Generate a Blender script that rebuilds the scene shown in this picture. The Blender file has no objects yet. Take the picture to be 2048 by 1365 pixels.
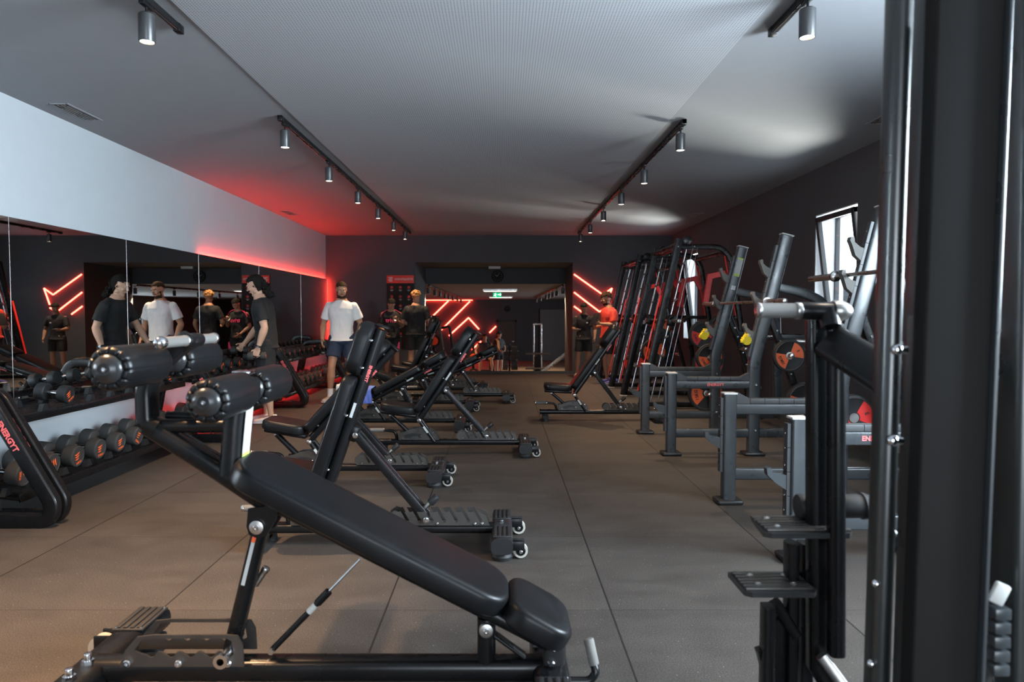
import bpy, bmesh, math, random
from mathutils import Vector, Matrix
R = math.radians
random.seed(7)
SC = bpy.context.scene
COL = SC.collection

# ------------------------------------------------------------------ camera
F_PX, VPX, CYPX = 1370.0, 1004.0, 682.5
PITCH = math.atan(55.5 / F_PX)
CAM_Z = 1.313
cd = bpy.data.cameras.new('camera')
cd.sensor_width = 36.0
cd.lens = 36.0 * F_PX / 2048.0
cd.shift_x = (1024.0 - VPX) / 2048.0
cd.clip_start = 0.05
cd.clip_end = 200
cam = bpy.data.objects.new('camera', cd)
COL.objects.link(cam)
cam.location = (0, 0, CAM_Z)
cam.rotation_euler = (math.pi / 2 - PITCH, 0, 0)
SC.camera = cam
cd.dof.use_dof = True
cd.dof.focus_distance = 5.2
cd.dof.aperture_fstop = 3.2

def P(px, py, Y):
    """point of the place seen at a photo pixel, at depth Y"""
    u = (px - VPX) / F_PX; v = (py - CYPX) / F_PX
    s, c = math.sin(PITCH), math.cos(PITCH)
    t = Y / (c - v * s)
    return (u * t, Y, CAM_Z + t * (-s - v * c))

# ------------------------------------------------------------------ world, view
w = bpy.data.worlds.new('sky'); SC.world = w; w.use_nodes = True
bg = w.node_tree.nodes['Background']
bg.inputs[0].default_value = (0.80, 0.90, 1.0, 1)
bg.inputs[1].default_value = 4.0
SC.view_settings.view_transform = 'Standard'
SC.view_settings.look = 'None'
SC.view_settings.gamma = 1
SC.view_settings.use_curve_mapping = False
SC.view_settings.exposure = 0.43

def area(name, loc, rot, sx, sy, energy, color, spread=180):
    l = bpy.data.lights.new(name, 'AREA'); l.shape = 'RECTANGLE'; l.size = sx; l.size_y = sy
    l.energy = energy; l.color = color; l.spread = R(spread)
    o = bpy.data.objects.new(name, l); o.location = loc; o.rotation_euler = rot
    COL.objects.link(o); return o
WX = 3.65          # right wall plane
LX = -3.80         # left wall plane
BY = 14.83         # back wall plane
CZ = 2.99          # ceiling
REAR = -5.0
# daylight: the windows of the right wall and the shop front behind the camera
COOL = (0.80, 0.90, 1.0)
area('daylight_window_near', (WX + 0.50, 1.75, 2.05), (0, R(97), 0), 1.35, 2.7, 900, COOL, 160)
# outside the two windows in view: the white sky seen through them from the room
def sky_light(name, yc, e):
    k = 1.32; d = Vector((WX, yc, 0)).normalized()
    o = area(name, (WX * k, yc * k, 1.75), (0, 0, 0), 1.8, 3.0, e, COOL)
    o.rotation_euler = Vector((d.x, d.y, 0)).to_track_quat('Z', 'Y').to_euler()
    return o
sky_light('daylight_window_middle', 7.55, 150)
# sunlit ground outside throwing light up through the two windows onto the ceiling
def ground_bounce(name, yc, e):
    o = area(name, (WX + 2.3, yc + 2.1, -0.15), (0, 0, 0), 1.5, 1.3, e, (1.0, 0.97, 0.88), 120)
    o.rotation_euler = (Vector(o.location) - Vector((WX, yc, 1.7))).to_track_quat('Z', 'Y').to_euler()
ground_bounce('sunlit_ground_middle', 7.55, 400)
ground_bounce('sunlit_ground_far', 13.3, 400)
area('daylight_window_far', (WX + 0.95, 14.2, 1.65), Vector((.35, 1, 0)).to_track_quat('Z', 'Y').to_euler(), 1.3, 2.0, 60, COOL)
area('daylight_shop_front', (1.3, REAR - 0.4, 1.35), (R(90), 0, 0), 4.4, 2.5, 150, COOL)

# ------------------------------------------------------------------ materials
MATS = {}
def mat(name, col, rough=0.5, metal=0.0, bump=0.0, bscale=200.0, var=0.0, vscale=8.0, emit=None, estr=0.0, spec=None, coat=0.0, rvar=0.0):
    if name in MATS: return MATS[name]
    m = bpy.data.materials.new(name); m.use_nodes = True
    nt = m.node_tree; b = nt.nodes['Principled BSDF']
    b.inputs['Base Color'].default_value = (*col, 1)
    b.inputs['Roughness'].default_value = rough
    b.inputs['Metallic'].default_value = metal
    if spec is not None: b.inputs['Specular IOR Level'].default_value = spec
    if coat: b.inputs['Coat Weight'].default_value = coat; b.inputs['Coat Roughness'].default_value = 0.15
    tc = nt.nodes.new('ShaderNodeTexCoord')
    n2 = nt.nodes.new('ShaderNodeTexNoise'); n2.inputs['Scale'].default_value = vscale
    n2.inputs['Detail'].default_value = 4
    nt.links.new(tc.outputs['Object'], n2.inputs['Vector'])
    if var or True:
        v = var if var else 0.04
        mx = nt.nodes.new('ShaderNodeMix'); mx.data_type = 'RGBA'
        mx.inputs[6].default_value = (*[c * (1 - v) for c in col], 1)
        mx.inputs[7].default_value = (*[min(1, c * (1 + v)) for c in col], 1)
        nt.links.new(n2.outputs['Fac'], mx.inputs[0])
        nt.links.new(mx.outputs[2], b.inputs['Base Color'])
    if rvar:
        mr = nt.nodes.new('ShaderNodeMapRange')
        mr.inputs['From Min'].default_value = 0.3; mr.inputs['From Max'].default_value = 0.7
        mr.inputs['To Min'].default_value = max(0.02, rough - rvar); mr.inputs['To Max'].default_value = min(1, rough + rvar)
        nt.links.new(n2.outputs['Fac'], mr.inputs['Value']); nt.links.new(mr.outputs[0], b.inputs['Roughness'])
    if bump:
        n = nt.nodes.new('ShaderNodeTexNoise'); n.inputs['Scale'].default_value = bscale; n.inputs['Detail'].default_value = 3
        nt.links.new(tc.outputs['Object'], n.inputs['Vector'])
        bp = nt.nodes.new('ShaderNodeBump'); bp.inputs['Strength'].default_value = bump; bp.inputs['Distance'].default_value = 0.002
        nt.links.new(n.outputs['Fac'], bp.inputs['Height']); nt.links.new(bp.outputs[0], b.inputs['Normal'])
    if emit:
        b.inputs['Emission Color'].default_value = (*emit, 1); b.inputs['Emission Strength'].default_value = estr
    MATS[name] = m
    return m

M_black = mat('black_painted_steel', (0.006, 0.0061, 0.0068), 0.28, 0.0, bump=0.03, bscale=600, rvar=0.05, spec=0.34)
M_rack = mat('graphite_painted_steel', (0.036, 0.042, 0.047), 0.30, 0.0, bump=0.04, bscale=600, rvar=0.05, spec=0.75)
M_plate = mat('grey_metal_plate', (0.085, 0.078, 0.072), 0.36, 0.6, var=0.1, rvar=0.1)
M_vinyl = mat('black_vinyl', (0.0065, 0.0067, 0.0075), 0.36, 0.0, bump=0.12, bscale=700, rvar=0.05, spec=0.27)
M_rubber = mat('black_rubber', (0.010, 0.010, 0.011), 0.6, 0.0, bump=0.3, bscale=300)
M_rubgrey = mat('grey_rubber', (0.033, 0.031, 0.029), 0.65, 0.0, bump=0.2, bscale=250, var=0.25, vscale=25)
M_chrome = mat('chrome', (0.75, 0.76, 0.78), 0.14, 1.0)
M_steel = mat('brushed_steel', (0.55, 0.54, 0.52), 0.3, 1.0, rvar=0.08)
M_grip = mat('grey_grip_tape', (0.16, 0.155, 0.145), 0.55, 0.2, bump=0.8, bscale=900)
M_pink = mat('red_lettering', (0.80, 0.14, 0.14), 0.5)
M_orange = mat('orange_print', (0.85, 0.13, 0.03), 0.5)
M_red = mat('red_steel_and_reflection', (0.75, 0.028, 0.025), 0.4, spec=0.5)  # red steel; also the painted-in neon reflections on the smith frames
M_strip = mat('worn_rubber_strip', (0.045, 0.047, 0.050), 0.42, bump=0.2, bscale=200, var=.2, vscale=15)
M_white = mat('white_plastic', (0.52, 0.52, 0.51), 0.45)
M_label = mat('white_label', (0.50, 0.515, 0.50), 0.5)
M_lime = mat('lime_label', (0.45, 0.58, 0.12), 0.5)
M_yellow = mat('yellow_plastic', (0.85, 0.62, 0.02), 0.4)
M_neon = mat('red_neon', (0.9, 0.1, 0.08), 0.4, emit=(1.0, 0.055, 0.035), estr=16.0)
M_neoncore = mat('neon_core', (1, 0.5, 0.4), 0.4, emit=(1.0, 0.30, 0.20), estr=9.0)
M_lamp = mat('lamp_glow', (1, 0.9, 0.75), 0.4, emit=(1.0, 0.80, 0.58), estr=30.0)
M_cream = mat('cream_wheel', (0.42, 0.40, 0.35), 0.5)
M_darkcap = mat('dark_plastic_cap', (0.02, 0.02, 0.021), 0.28, spec=0.5)

# ------------------------------------------------------------------ mesh builder
def V(*a): return Vector(a)

def round_poly(pts, rad, n=4):
    """fillet the corners of an open 3-D polyline"""
    pts = [Vector(p) for p in pts]
    if len(pts) < 3 or rad <= 0: return pts
    out = [pts[0]]
    for i in range(1, len(pts) - 1):
        a, b, c = pts[i - 1], pts[i], pts[i + 1]
        d1 = (a - b); d2 = (c - b)
        l = min(rad, d1.length * 0.48, d2.length * 0.48)
        p1 = b + d1.normalized() * l; p2 = b + d2.normalized() * l
        for k in range(n + 1):
            t = k / n
            out.append(p1 * (1 - t) ** 2 + b * 2 * t * (1 - t) + p2 * t * t)
    out.append(pts[-1])
    return out

def rrect(w, h, r, n=3):
    r = min(r, w * 0.49, h * 0.49)
    out = []
    for cx, cy, a0 in ((w / 2 - r, h / 2 - r, 0), (-w / 2 + r, h / 2 - r, 90), (-w / 2 + r, -h / 2 + r, 180), (w / 2 - r, -h / 2 + r, 270)):
        for k in range(n + 1):
            a = R(a0 + 90 * k / n)
            out.append((cx + r * math.cos(a), cy + r * math.sin(a)))
    return out

def circ(r, n=14): return [(r * math.cos(2 * math.pi * k / n), r * math.sin(2 * math.pi * k / n)) for k in range(n)]

class MB:
    def __init__(s): s.bm = bmesh.new(); s.mats = []; s.mi = 0
    def m(s, mt):
        if mt not in s.mats: s.mats.append(mt)
        s.mi = s.mats.index(mt); return s
    def face(s, vs):
        try:
            f = s.bm.faces.new(vs); f.material_index = s.mi; return f
        except ValueError: return None
    def loft(s, rings, caps=True, close=True):
        rr = [[s.bm.verts.new(p) for p in ring] for ring in rings]
        n = len(rr[0])
        for a, b in zip(rr, rr[1:]):
            for i in range(n if close else n - 1):
                s.face([a[i], a[(i + 1) % n], b[(i + 1) % n], b[i]])
        if caps and close:
            s.face(list(reversed(rr[0]))); s.face(rr[-1])
        return s
    def lathe_open(s, prof, org, axis, seg=24):
        s._nocap = True; s.lathe(prof, org, axis, seg); s._nocap = False; return s
    def sweep(s, path, prof, side=(0, 1, 0), caps=True, scale=None):
        path = [Vector(p) for p in path]; side = Vector(side); rings = []
        for i, p in enumerate(path):
            t1 = (path[i] - path[i - 1]).normalized() if i > 0 else None
            t2 = (path[i + 1] - path[i]).normalized() if i < len(path) - 1 else None
            if t1 is None: t = t2
            elif t2 is None: t = t1
            else: t = (t1 + t2).normalized() if (t1 + t2).length > 1e-5 else t1
            k = 1.0
            if t1 is not None and t2 is not None: k = 1.0 / max(0.5, t.dot(t1))
            sd = side - t * side.dot(t)
            if sd.length < 1e-4:
                alt = Vector((0, 0, 1)) if abs(t.z) < 0.9 else Vector((1, 0, 0)); sd = alt - t * alt.dot(t)
            sd.normalize(); n = t.cross(sd)
            sc = scale[i] if scale else 1.0
            rings.append([p + sd * (a * sc) + n * (b * k * sc) for a, b in prof])
        return s.loft(rings, caps)
    def rtube(s, pts, w, h, side=(0, 1, 0), r=0.012, fil=0.0, n=5):
        """rectangular tube: w along side, h across"""
        return s.sweep(round_poly(pts, fil, n), rrect(w, h, r), side)
    def tube(s, pts, r, fil=0.0, seg=14, n=6, side=(0, 1, 0.01)):
        return s.sweep(round_poly(pts, fil, n), circ(r, seg), side)
    def cyl(s, p0, p1, r0, r1=None, seg=20, bev=0.0):
        p0 = Vector(p0); p1 = Vector(p1); r1 = r0 if r1 is None else r1
        d = (p1 - p0); L = d.length
        if bev > 0:
            prof = [(0, r0 - bev), (bev * 0.3, r0 - bev * 0.3), (bev, r0), (L - bev, r1), (L - bev * 0.3, r1 - bev * 0.3), (L, r1 - bev)]
        else: prof = [(0, r0), (L, r1)]
        return s.lathe(prof, p0, d, seg)
    def lathe(s, prof, org, axis, seg=24, mats=None):
        org = Vector(org); ax = Vector(axis).normalized()
        ref = Vector((0, 0, 1)) if abs(ax.z) < 0.9 else Vector((1, 0, 0))
        u = ax.cross(ref).normalized(); v = ax.cross(u)
        rings = []
        for h, r in prof:
            r = max(r, 1e-5)
            rings.append([org + ax * h + (u * math.cos(2 * math.pi * k / seg) + v * math.sin(2 * math.pi * k / seg)) * r for k in range(seg)])
        return s.loft(rings, not getattr(s, '_nocap', False))
    def box(s, c, sz, rot=None, bev=0.0, n=2):
        c = Vector(c); sx, sy, szz = sz
        if bev > 0:
            b = min(bev, sx * .45, sy * .45, szz * .45)
            rings = []
            steps = [(-szz / 2, b), (-szz / 2 + b * .3, b * .3), (-szz / 2 + b, 0), (szz / 2 - b, 0), (szz / 2 - b * .3, b * .3), (szz / 2, b)]
            for z, ins in steps:
                rings.append([Vector((x, y, z)) for x, y in rrect(sx - 2 * ins, sy - 2 * ins, max(b - ins * .5, 1e-4), n)])
        else:
            rings = [[Vector((x, y, z)) for x, y in ((sx / 2, sy / 2), (-sx / 2, sy / 2), (-sx / 2, -sy / 2), (sx / 2, -sy / 2))] for z in (-szz / 2, szz / 2)]
        M = rot if rot is not None else Matrix.Identity(3)
        return s.loft([[M @ p + c for p in r] for r in rings])
    def prism(s, pts, ax0, ax1, org, thick, nrm):
        """flat outline pts (a,b) laid on axes ax0, ax1, thickened along nrm (centred)"""
        ax0 = Vector(ax0); ax1 = Vector(ax1); org = Vector(org); nrm = Vector(nrm)
        r0 = [org + ax0 * a + ax1 * b - nrm * thick / 2 for a, b in pts]
        r1 = [p + nrm * thick for p in r0]
        a = [s.bm.verts.new(p) for p in r0]; b = [s.bm.verts.new(p) for p in r1]
        n = len(a)
        for i in range(n): s.face([a[i], a[(i + 1) % n], b[(i + 1) % n], b[i]])
        s.face(list(reversed(a))); s.face(b)
        return s
    def ball(s, c, r, seg=16, sc=(1, 1, 1), rot=None):
        c = Vector(c); rings = []
        n = seg // 2
        for i in range(n + 1):
            th = math.pi * i / n; rr = max(math.sin(th), 1e-4)
            ring = [Vector((rr * math.cos(2 * math.pi * k / seg) * r * sc[0], rr * math.sin(2 * math.pi * k / seg) * r * sc[1], -math.cos(th) * r * sc[2])) for k in range(seg)]
            if rot is not None: ring = [rot @ p for p in ring]
            rings.append([p + c for p in ring])
        return s.loft(rings)
    def bolt(s, c, ax, r=0.012, h=0.008, mt=None):
        if mt: s.m(mt)
        return s.lathe([(0, r), (h * .7, r), (h, r * .75), (h, r * .45), (h * .5, r * .4)], c, ax, 10)
    def build(s, name, mt=None, parent=None, smooth=35, loc=None):
        bm = s.bm
        bmesh.ops.recalc_face_normals(bm, faces=bm.faces)
        ca = math.cos(R(smooth))
        for f in bm.faces: f.smooth = True
        bm.normal_update()
        for e in bm.edges:
            if len(e.link_faces) == 2 and e.link_faces[0].normal.dot(e.link_faces[1].normal) < ca: e.smooth = False
        me = bpy.data.meshes.new(name); bm.to_mesh(me); bm.free()
        for mm in (s.mats or [mt]): me.materials.append(mm)
        o = bpy.data.objects.new(name, me); COL.objects.link(o)
        if parent is not None: o.parent = parent
        if loc is not None: o.location = loc
        return o
    def each(s, name, parent=None, smooth=35, mt=None):
        """every loose piece becomes an object of its own"""
        bm = s.bm; bm.verts.index_update(); seen = set(); out = []
        for f0 in list(bm.faces):
            if f0 in seen: continue
            st = [f0]; seen.add(f0); isl = []
            while st:
                f = st.pop(); isl.append(f)
                for e in f.edges:
                    for g in e.link_faces:
                        if g not in seen: seen.add(g); st.append(g)
            q = MB(); q.mats = list(s.mats); mp = {}
            for f in isl:
                vs = []
                for v in f.verts:
                    if v not in mp: mp[v] = q.bm.verts.new(v.co)
                    vs.append(mp[v])
                try: nf = q.bm.faces.new(vs); nf.material_index = f.material_index
                except ValueError: pass
            out.append(q.build(name, parent=parent, smooth=smooth))
        bm.free(); return out

def new(mt):
    b = MB(); b.m(mt); return b

def tag(o, label=None, cat=None, group=None, kind=None):
    if label: o['label'] = label
    if cat: o['category'] = cat
    if group: o['group'] = group
    if kind: o['kind'] = kind
    return o
def thing(name, label, cat, loc=(0, 0, 0), rz=0.0, group=None):
    o = bpy.data.objects.new(name, None); COL.objects.link(o)
    o.empty_display_size = 0.1
    o.location = loc; o.rotation_euler = (0, 0, rz)
    return tag(o, label, cat, group)
def dup(root, loc, rz=None, label=None, group=None):
    def cp(o, parent):
        c = o.copy(); COL.objects.link(c); c.parent = parent
        for ch in list(o.children): cp(ch, c)
        return c
    r = cp(root, None); r.location = loc
    if rz is not None: r.rotation_euler = (0, 0, rz)
    if label: r['label'] = label
    if group: r['group'] = group
    return r
def struct(o): o['kind'] = 'structure'; return o

def pieces(name, parent, *fns):
    for mt, fn in fns:
        b = new(mt); fn(b); b.build(name, parent=parent)

def text_part(name, s, size, origin, xdir, ydir, mt, parent=None, ext=0.0008, align='CENTER', bold=0.0, font_sx=1.0):
    cu = bpy.data.curves.new(name, 'FONT'); cu.body = s; cu.size = size; cu.extrude = ext
    cu.align_x = align; cu.align_y = 'CENTER'; cu.offset = bold; cu.resolution_u = 2
    tmp = bpy.data.objects.new(name, cu); COL.objects.link(tmp)
    dg = bpy.context.evaluated_depsgraph_get()
    me = bpy.data.meshes.new_from_object(tmp.evaluated_get(dg))
    bpy.data.objects.remove(tmp)
    x = Vector(xdir).normalized(); y = Vector(ydir).normalized(); z = x.cross(y)
    M = Matrix((x * font_sx, y, z)).transposed().to_4x4(); M.translation = Vector(origin)
    me.transform(M); me.materials.clear(); me.materials.append(mt); me.name = name
    o = bpy.data.objects.new(name, me); COL.objects.link(o)
    if parent is not None: o.parent = parent
    return o
# ------------------------------------------------------------------ the room shell
def node_mat(name):
    m = bpy.data.materials.new(name); m.use_nodes = True
    return m, m.node_tree, m.node_tree.nodes['Principled BSDF']

def floor_mat():
    m, nt, b = node_mat('rubber_floor_tiles')
    N = nt.nodes.new; L = nt.links.new
    g = N('ShaderNodeNewGeometry'); sep = N('ShaderNodeSeparateXYZ'); L(g.outputs['Position'], sep.inputs[0])
    def math_(op, a, bb=None, c=None):
        n = N('ShaderNodeMath'); n.operation = op
        for i, v in enumerate((a, bb, c)):
            if v is None: continue
            if isinstance(v, (int, float)): n.inputs[i].default_value = v
            else: L(v, n.inputs[i])
        return n.outputs[0]
    def seam(axis, off, pitch):
        t = math_('ADD', axis, -off + 40 * pitch)
        t = math_('DIVIDE', t, pitch)
        f = math_('FRACT', t)
        d = math_('MINIMUM', f, math_('SUBTRACT', 1.0, f))
        return math_('MULTIPLY', d, pitch), math_('FLOOR', t)
    dx, ix = seam(sep.outputs[0], 0.48, 0.995)
    dy, iy = seam(sep.outputs[1], 2.98, 0.993)
    nz = N('ShaderNodeTexNoise'); nz.inputs['Scale'].default_value = 60; nz.inputs['Detail'].default_value = 3
    L(g.outputs['Position'], nz.inputs['Vector'])
    wob = math_('MULTIPLY', math_('SUBTRACT', nz.outputs['Fac'], 0.5), 0.0015)
    sx = N('ShaderNodeMapRange'); sx.inputs['From Min'].default_value = 0.0022; sx.inputs['From Max'].default_value = 0.0055
    L(math_('ADD', dx, wob), sx.inputs['Value'])
    sy = N('ShaderNodeMapRange'); sy.inputs['From Min'].default_value = 0.0005; sy.inputs['From Max'].default_value = 0.004
    L(math_('ADD', dy, wob), sy.inputs['Value'])
    s = math_('MULTIPLY', sx.outputs[0], math_('ADD', math_('MULTIPLY', sy.outputs[0], 0.6), 0.4))
    # mottled rubber with pale flecks, scuffs
    big = N('ShaderNodeTexNoise'); big.inputs['Scale'].default_value = 1.6; big.inputs['Detail'].default_value = 5
    L(g.outputs['Position'], big.inputs['Vector'])
    mp = N('ShaderNodeMapping'); mp.inputs['Scale'].default_value = (1.6, 3.2, 1); L(g.outputs['Position'], mp.inputs['Vector'])
    scf = N('ShaderNodeTexNoise'); scf.inputs['Scale'].default_value = 2.0; scf.inputs['Detail'].default_value = 6; scf.inputs['Roughness'].default_value = 0.65
    L(mp.outputs[0], scf.inputs['Vector'])
    fine = N('ShaderNodeTexNoise'); fine.inputs['Scale'].default_value = 190; fine.inputs['Detail'].default_value = 4
    L(g.outputs['Position'], fine.inputs['Vector'])
    fl = N('ShaderNodeTexVoronoi'); fl.inputs['Scale'].default_value = 85; L(g.outputs['Position'], fl.inputs['Vector'])
    wn = N('ShaderNodeTexWhiteNoise'); wn.noise_dimensions = '2D'
    cmb = N('ShaderNodeCombineXYZ'); L(ix, cmb.inputs[0]); L(iy, cmb.inputs[1]); L(cmb.outputs[0], wn.inputs['Vector'])
    val = math_('ADD', math_('MULTIPLY', big.outputs['Fac'], 0.45), math_('MULTIPLY', scf.outputs['Fac'], 0.70))
    val = math_('ADD', val, math_('MULTIPLY', math_('SUBTRACT', fine.outputs['Fac'], 0.5), 2.2))
    val = math_('ADD', val, math_('MULTIPLY', math_('SUBTRACT', wn.outputs['Value'], 0.5), 0.14))
    cr = N('ShaderNodeValToRGB'); cr.color_ramp.elements[0].position = 0.25; cr.color_ramp.elements[0].color = (0.024, 0.021, 0.019, 1)
    cr.color_ramp.elements[1].position = 0.95; cr.color_ramp.elements[1].color = (0.072, 0.063, 0.056, 1)
    L(val, cr.inputs[0])
    # flecks
    lt = math_('LESS_THAN', fl.outputs['Distance'], 0.12)
    gt = N('ShaderNodeSeparateColor'); L(fl.outputs['Color'], gt.inputs[0])
    lt = math_('MULTIPLY', lt, math_('GREATER_THAN', gt.outputs[0], 0.93))
    m1 = N('ShaderNodeMix'); m1.data_type = 'RGBA'; L(lt, m1.inputs[0]); L(cr.outputs[0], m1.inputs[6]); m1.inputs[7].default_value = (0.30, 0.29, 0.27, 1)
    m2 = N('ShaderNodeMix'); m2.data_type = 'RGBA'; L(s, m2.inputs[0]); m2.inputs[6].default_value = (0.006, 0.005, 0.005, 1); L(m1.outputs[2], m2.inputs[7])
    L(m2.outputs[2], b.inputs['Base Color'])
    rr = N('ShaderNodeMapRange'); rr.inputs['To Min'].default_value = 0.52; rr.inputs['To Max'].default_value = 0.8; L(scf.outputs['Fac'], rr.inputs['Value'])
    L(rr.outputs[0], b.inputs['Roughness'])
    b.inputs['Specular IOR Level'].default_value = 0.35
    bp = N('ShaderNodeBump'); bp.inputs['Strength'].default_value = 0.25; bp.inputs['Distance'].default_value = 0.003
    L(math_('ADD', math_('MULTIPLY', fine.outputs['Fac'], 0.5), s), bp.inputs['Height']); L(bp.outputs[0], b.inputs['Normal'])
    return m

def perf_mat():
    m, nt, b = node_mat('perforated_ceiling_board')
    N = nt.nodes.new; L = nt.links.new
    g = N('ShaderNodeNewGeometry')
    sc = N('ShaderNodeVectorMath'); sc.operation = 'SCALE'; sc.inputs['Scale'].default_value = 1 / 0.0178; L(g.outputs['Position'], sc.inputs[0])
    fr = N('ShaderNodeVectorMath'); fr.operation = 'FRACTION'; L(sc.outputs[0], fr.inputs[0])
    sep = N('ShaderNodeSeparateXYZ'); L(fr.outputs[0], sep.inputs[0])
    cmb = N('ShaderNodeCombineXYZ'); L(sep.outputs[0], cmb.inputs[0]); L(sep.outputs[1], cmb.inputs[1]); cmb.inputs[2].default_value = 0
    d = N('ShaderNodeVectorMath'); d.operation = 'DISTANCE'; L(cmb.outputs[0], d.inputs[0]); d.inputs[1].default_value = (0.5, 0.5, 0)
    mr = N('ShaderNodeMapRange'); mr.inputs['From Min'].default_value = 0.14; mr.inputs['From Max'].default_value = 0.21; L(d.outputs['Value'], mr.inputs['Value'])
    mx = N('ShaderNodeMix'); mx.data_type = 'RGBA'; L(mr.outputs[0], mx.inputs[0])
    mx.inputs[6].default_value = (0.02, 0.02, 0.022, 1); mx.inputs[7].default_value = (0.37, 0.375, 0.395, 1)
    L(mx.outputs[2], b.inputs['Base Color']); b.inputs['Roughness'].default_value = 0.85
    return m

M_floor = floor_mat()
M_perf = perf_mat()
M_ceil = mat('grey_ceiling_paint', (0.27, 0.275, 0.29), 0.85, bump=0.2, bscale=300)
M_wleft = mat('pale_grey_wall_paint', (0.47, 0.50, 0.52), 0.8, bump=0.15, bscale=300)
M_dark = mat('charcoal_wall_paint', (0.048, 0.051, 0.056), 0.75, bump=0.15, bscale=300)
M_darkr = mat('charcoal_wall_paint_right', (0.082, 0.076, 0.080), 0.75, bump=0.15, bscale=300)
M_mirror = mat('mirror_glass', (0.86, 0.88, 0.88), 0.0, 1.0)
M_mirror.node_tree.nodes['Principled BSDF'].inputs['Base Color'].default_value = (0.80, 0.82, 0.82, 1)
M_reveal = mat('white_reveal_paint', (0.72, 0.74, 0.76), 0.6)
M_frame = mat('dark_window_frame', (0.03, 0.032, 0.036), 0.4)

def glass_mat():
    m = bpy.data.materials.new('window_glass'); m.use_nodes = True; nt = m.node_tree
    nt.nodes.remove(nt.nodes['Principled BSDF']); out = nt.nodes['Material Output']
    t = nt.nodes.new('ShaderNodeBsdfTransparent'); t.inputs[0].default_value = (0.93, 0.96, 0.97, 1)
    g = nt.nodes.new('ShaderNodeBsdfGlossy'); g.inputs['Roughness'].default_value = 0.02
    fz = nt.nodes.new('ShaderNodeValue'); fz.outputs[0].default_value = 0.05
    mx = nt.nodes.new('ShaderNodeMixShader'); nt.links.new(fz.outputs[0], mx.inputs[0])
    nt.links.new(t.outputs[0], mx.inputs[1]); nt.links.new(g.outputs[0], mx.inputs[2]); nt.links.new(mx.outputs[0], out.inputs[0])
    return m
M_glass = glass_mat()

D2 = 16.8             # back of the opening's reveal
OX0, OX1 = P(831, 600, BY)[0], P(1145, 600, BY)[0]     # opening in the back wall
OZ1 = P(1004, 525, BY)[2]                                # its head
HZ = 2.03                                                # soffit beyond
FX0, FX1, FY1, FZ = -7.0, 7.5, 36.0, -1.19               # the sunken room beyond

b = new(M_floor); b.box((0, (REAR + BY + 0.06) / 2, -0.05), (9.0, BY + 0.06 - REAR, 0.1)); struct(b.build('floor'))
b = new(M_ceil); b.box((0, (REAR + BY) / 2, CZ + 0.05), (9.0, BY - REAR + 0.4, 0.1)); struct(b.build('ceiling'))
b = new(M_perf); b.box(((-1.765 + 1.448) / 2, (REAR + 14.0) / 2, CZ - 0.004), (3.213, 14.0 - REAR, 0.01)); struct(b.build('trim_1'))
b = new(M_wleft); b.box((LX - 0.1, (REAR + BY) / 2, CZ / 2), (0.2, BY - REAR, CZ + 0.1)); struct(b.build('wall_left'))

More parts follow.
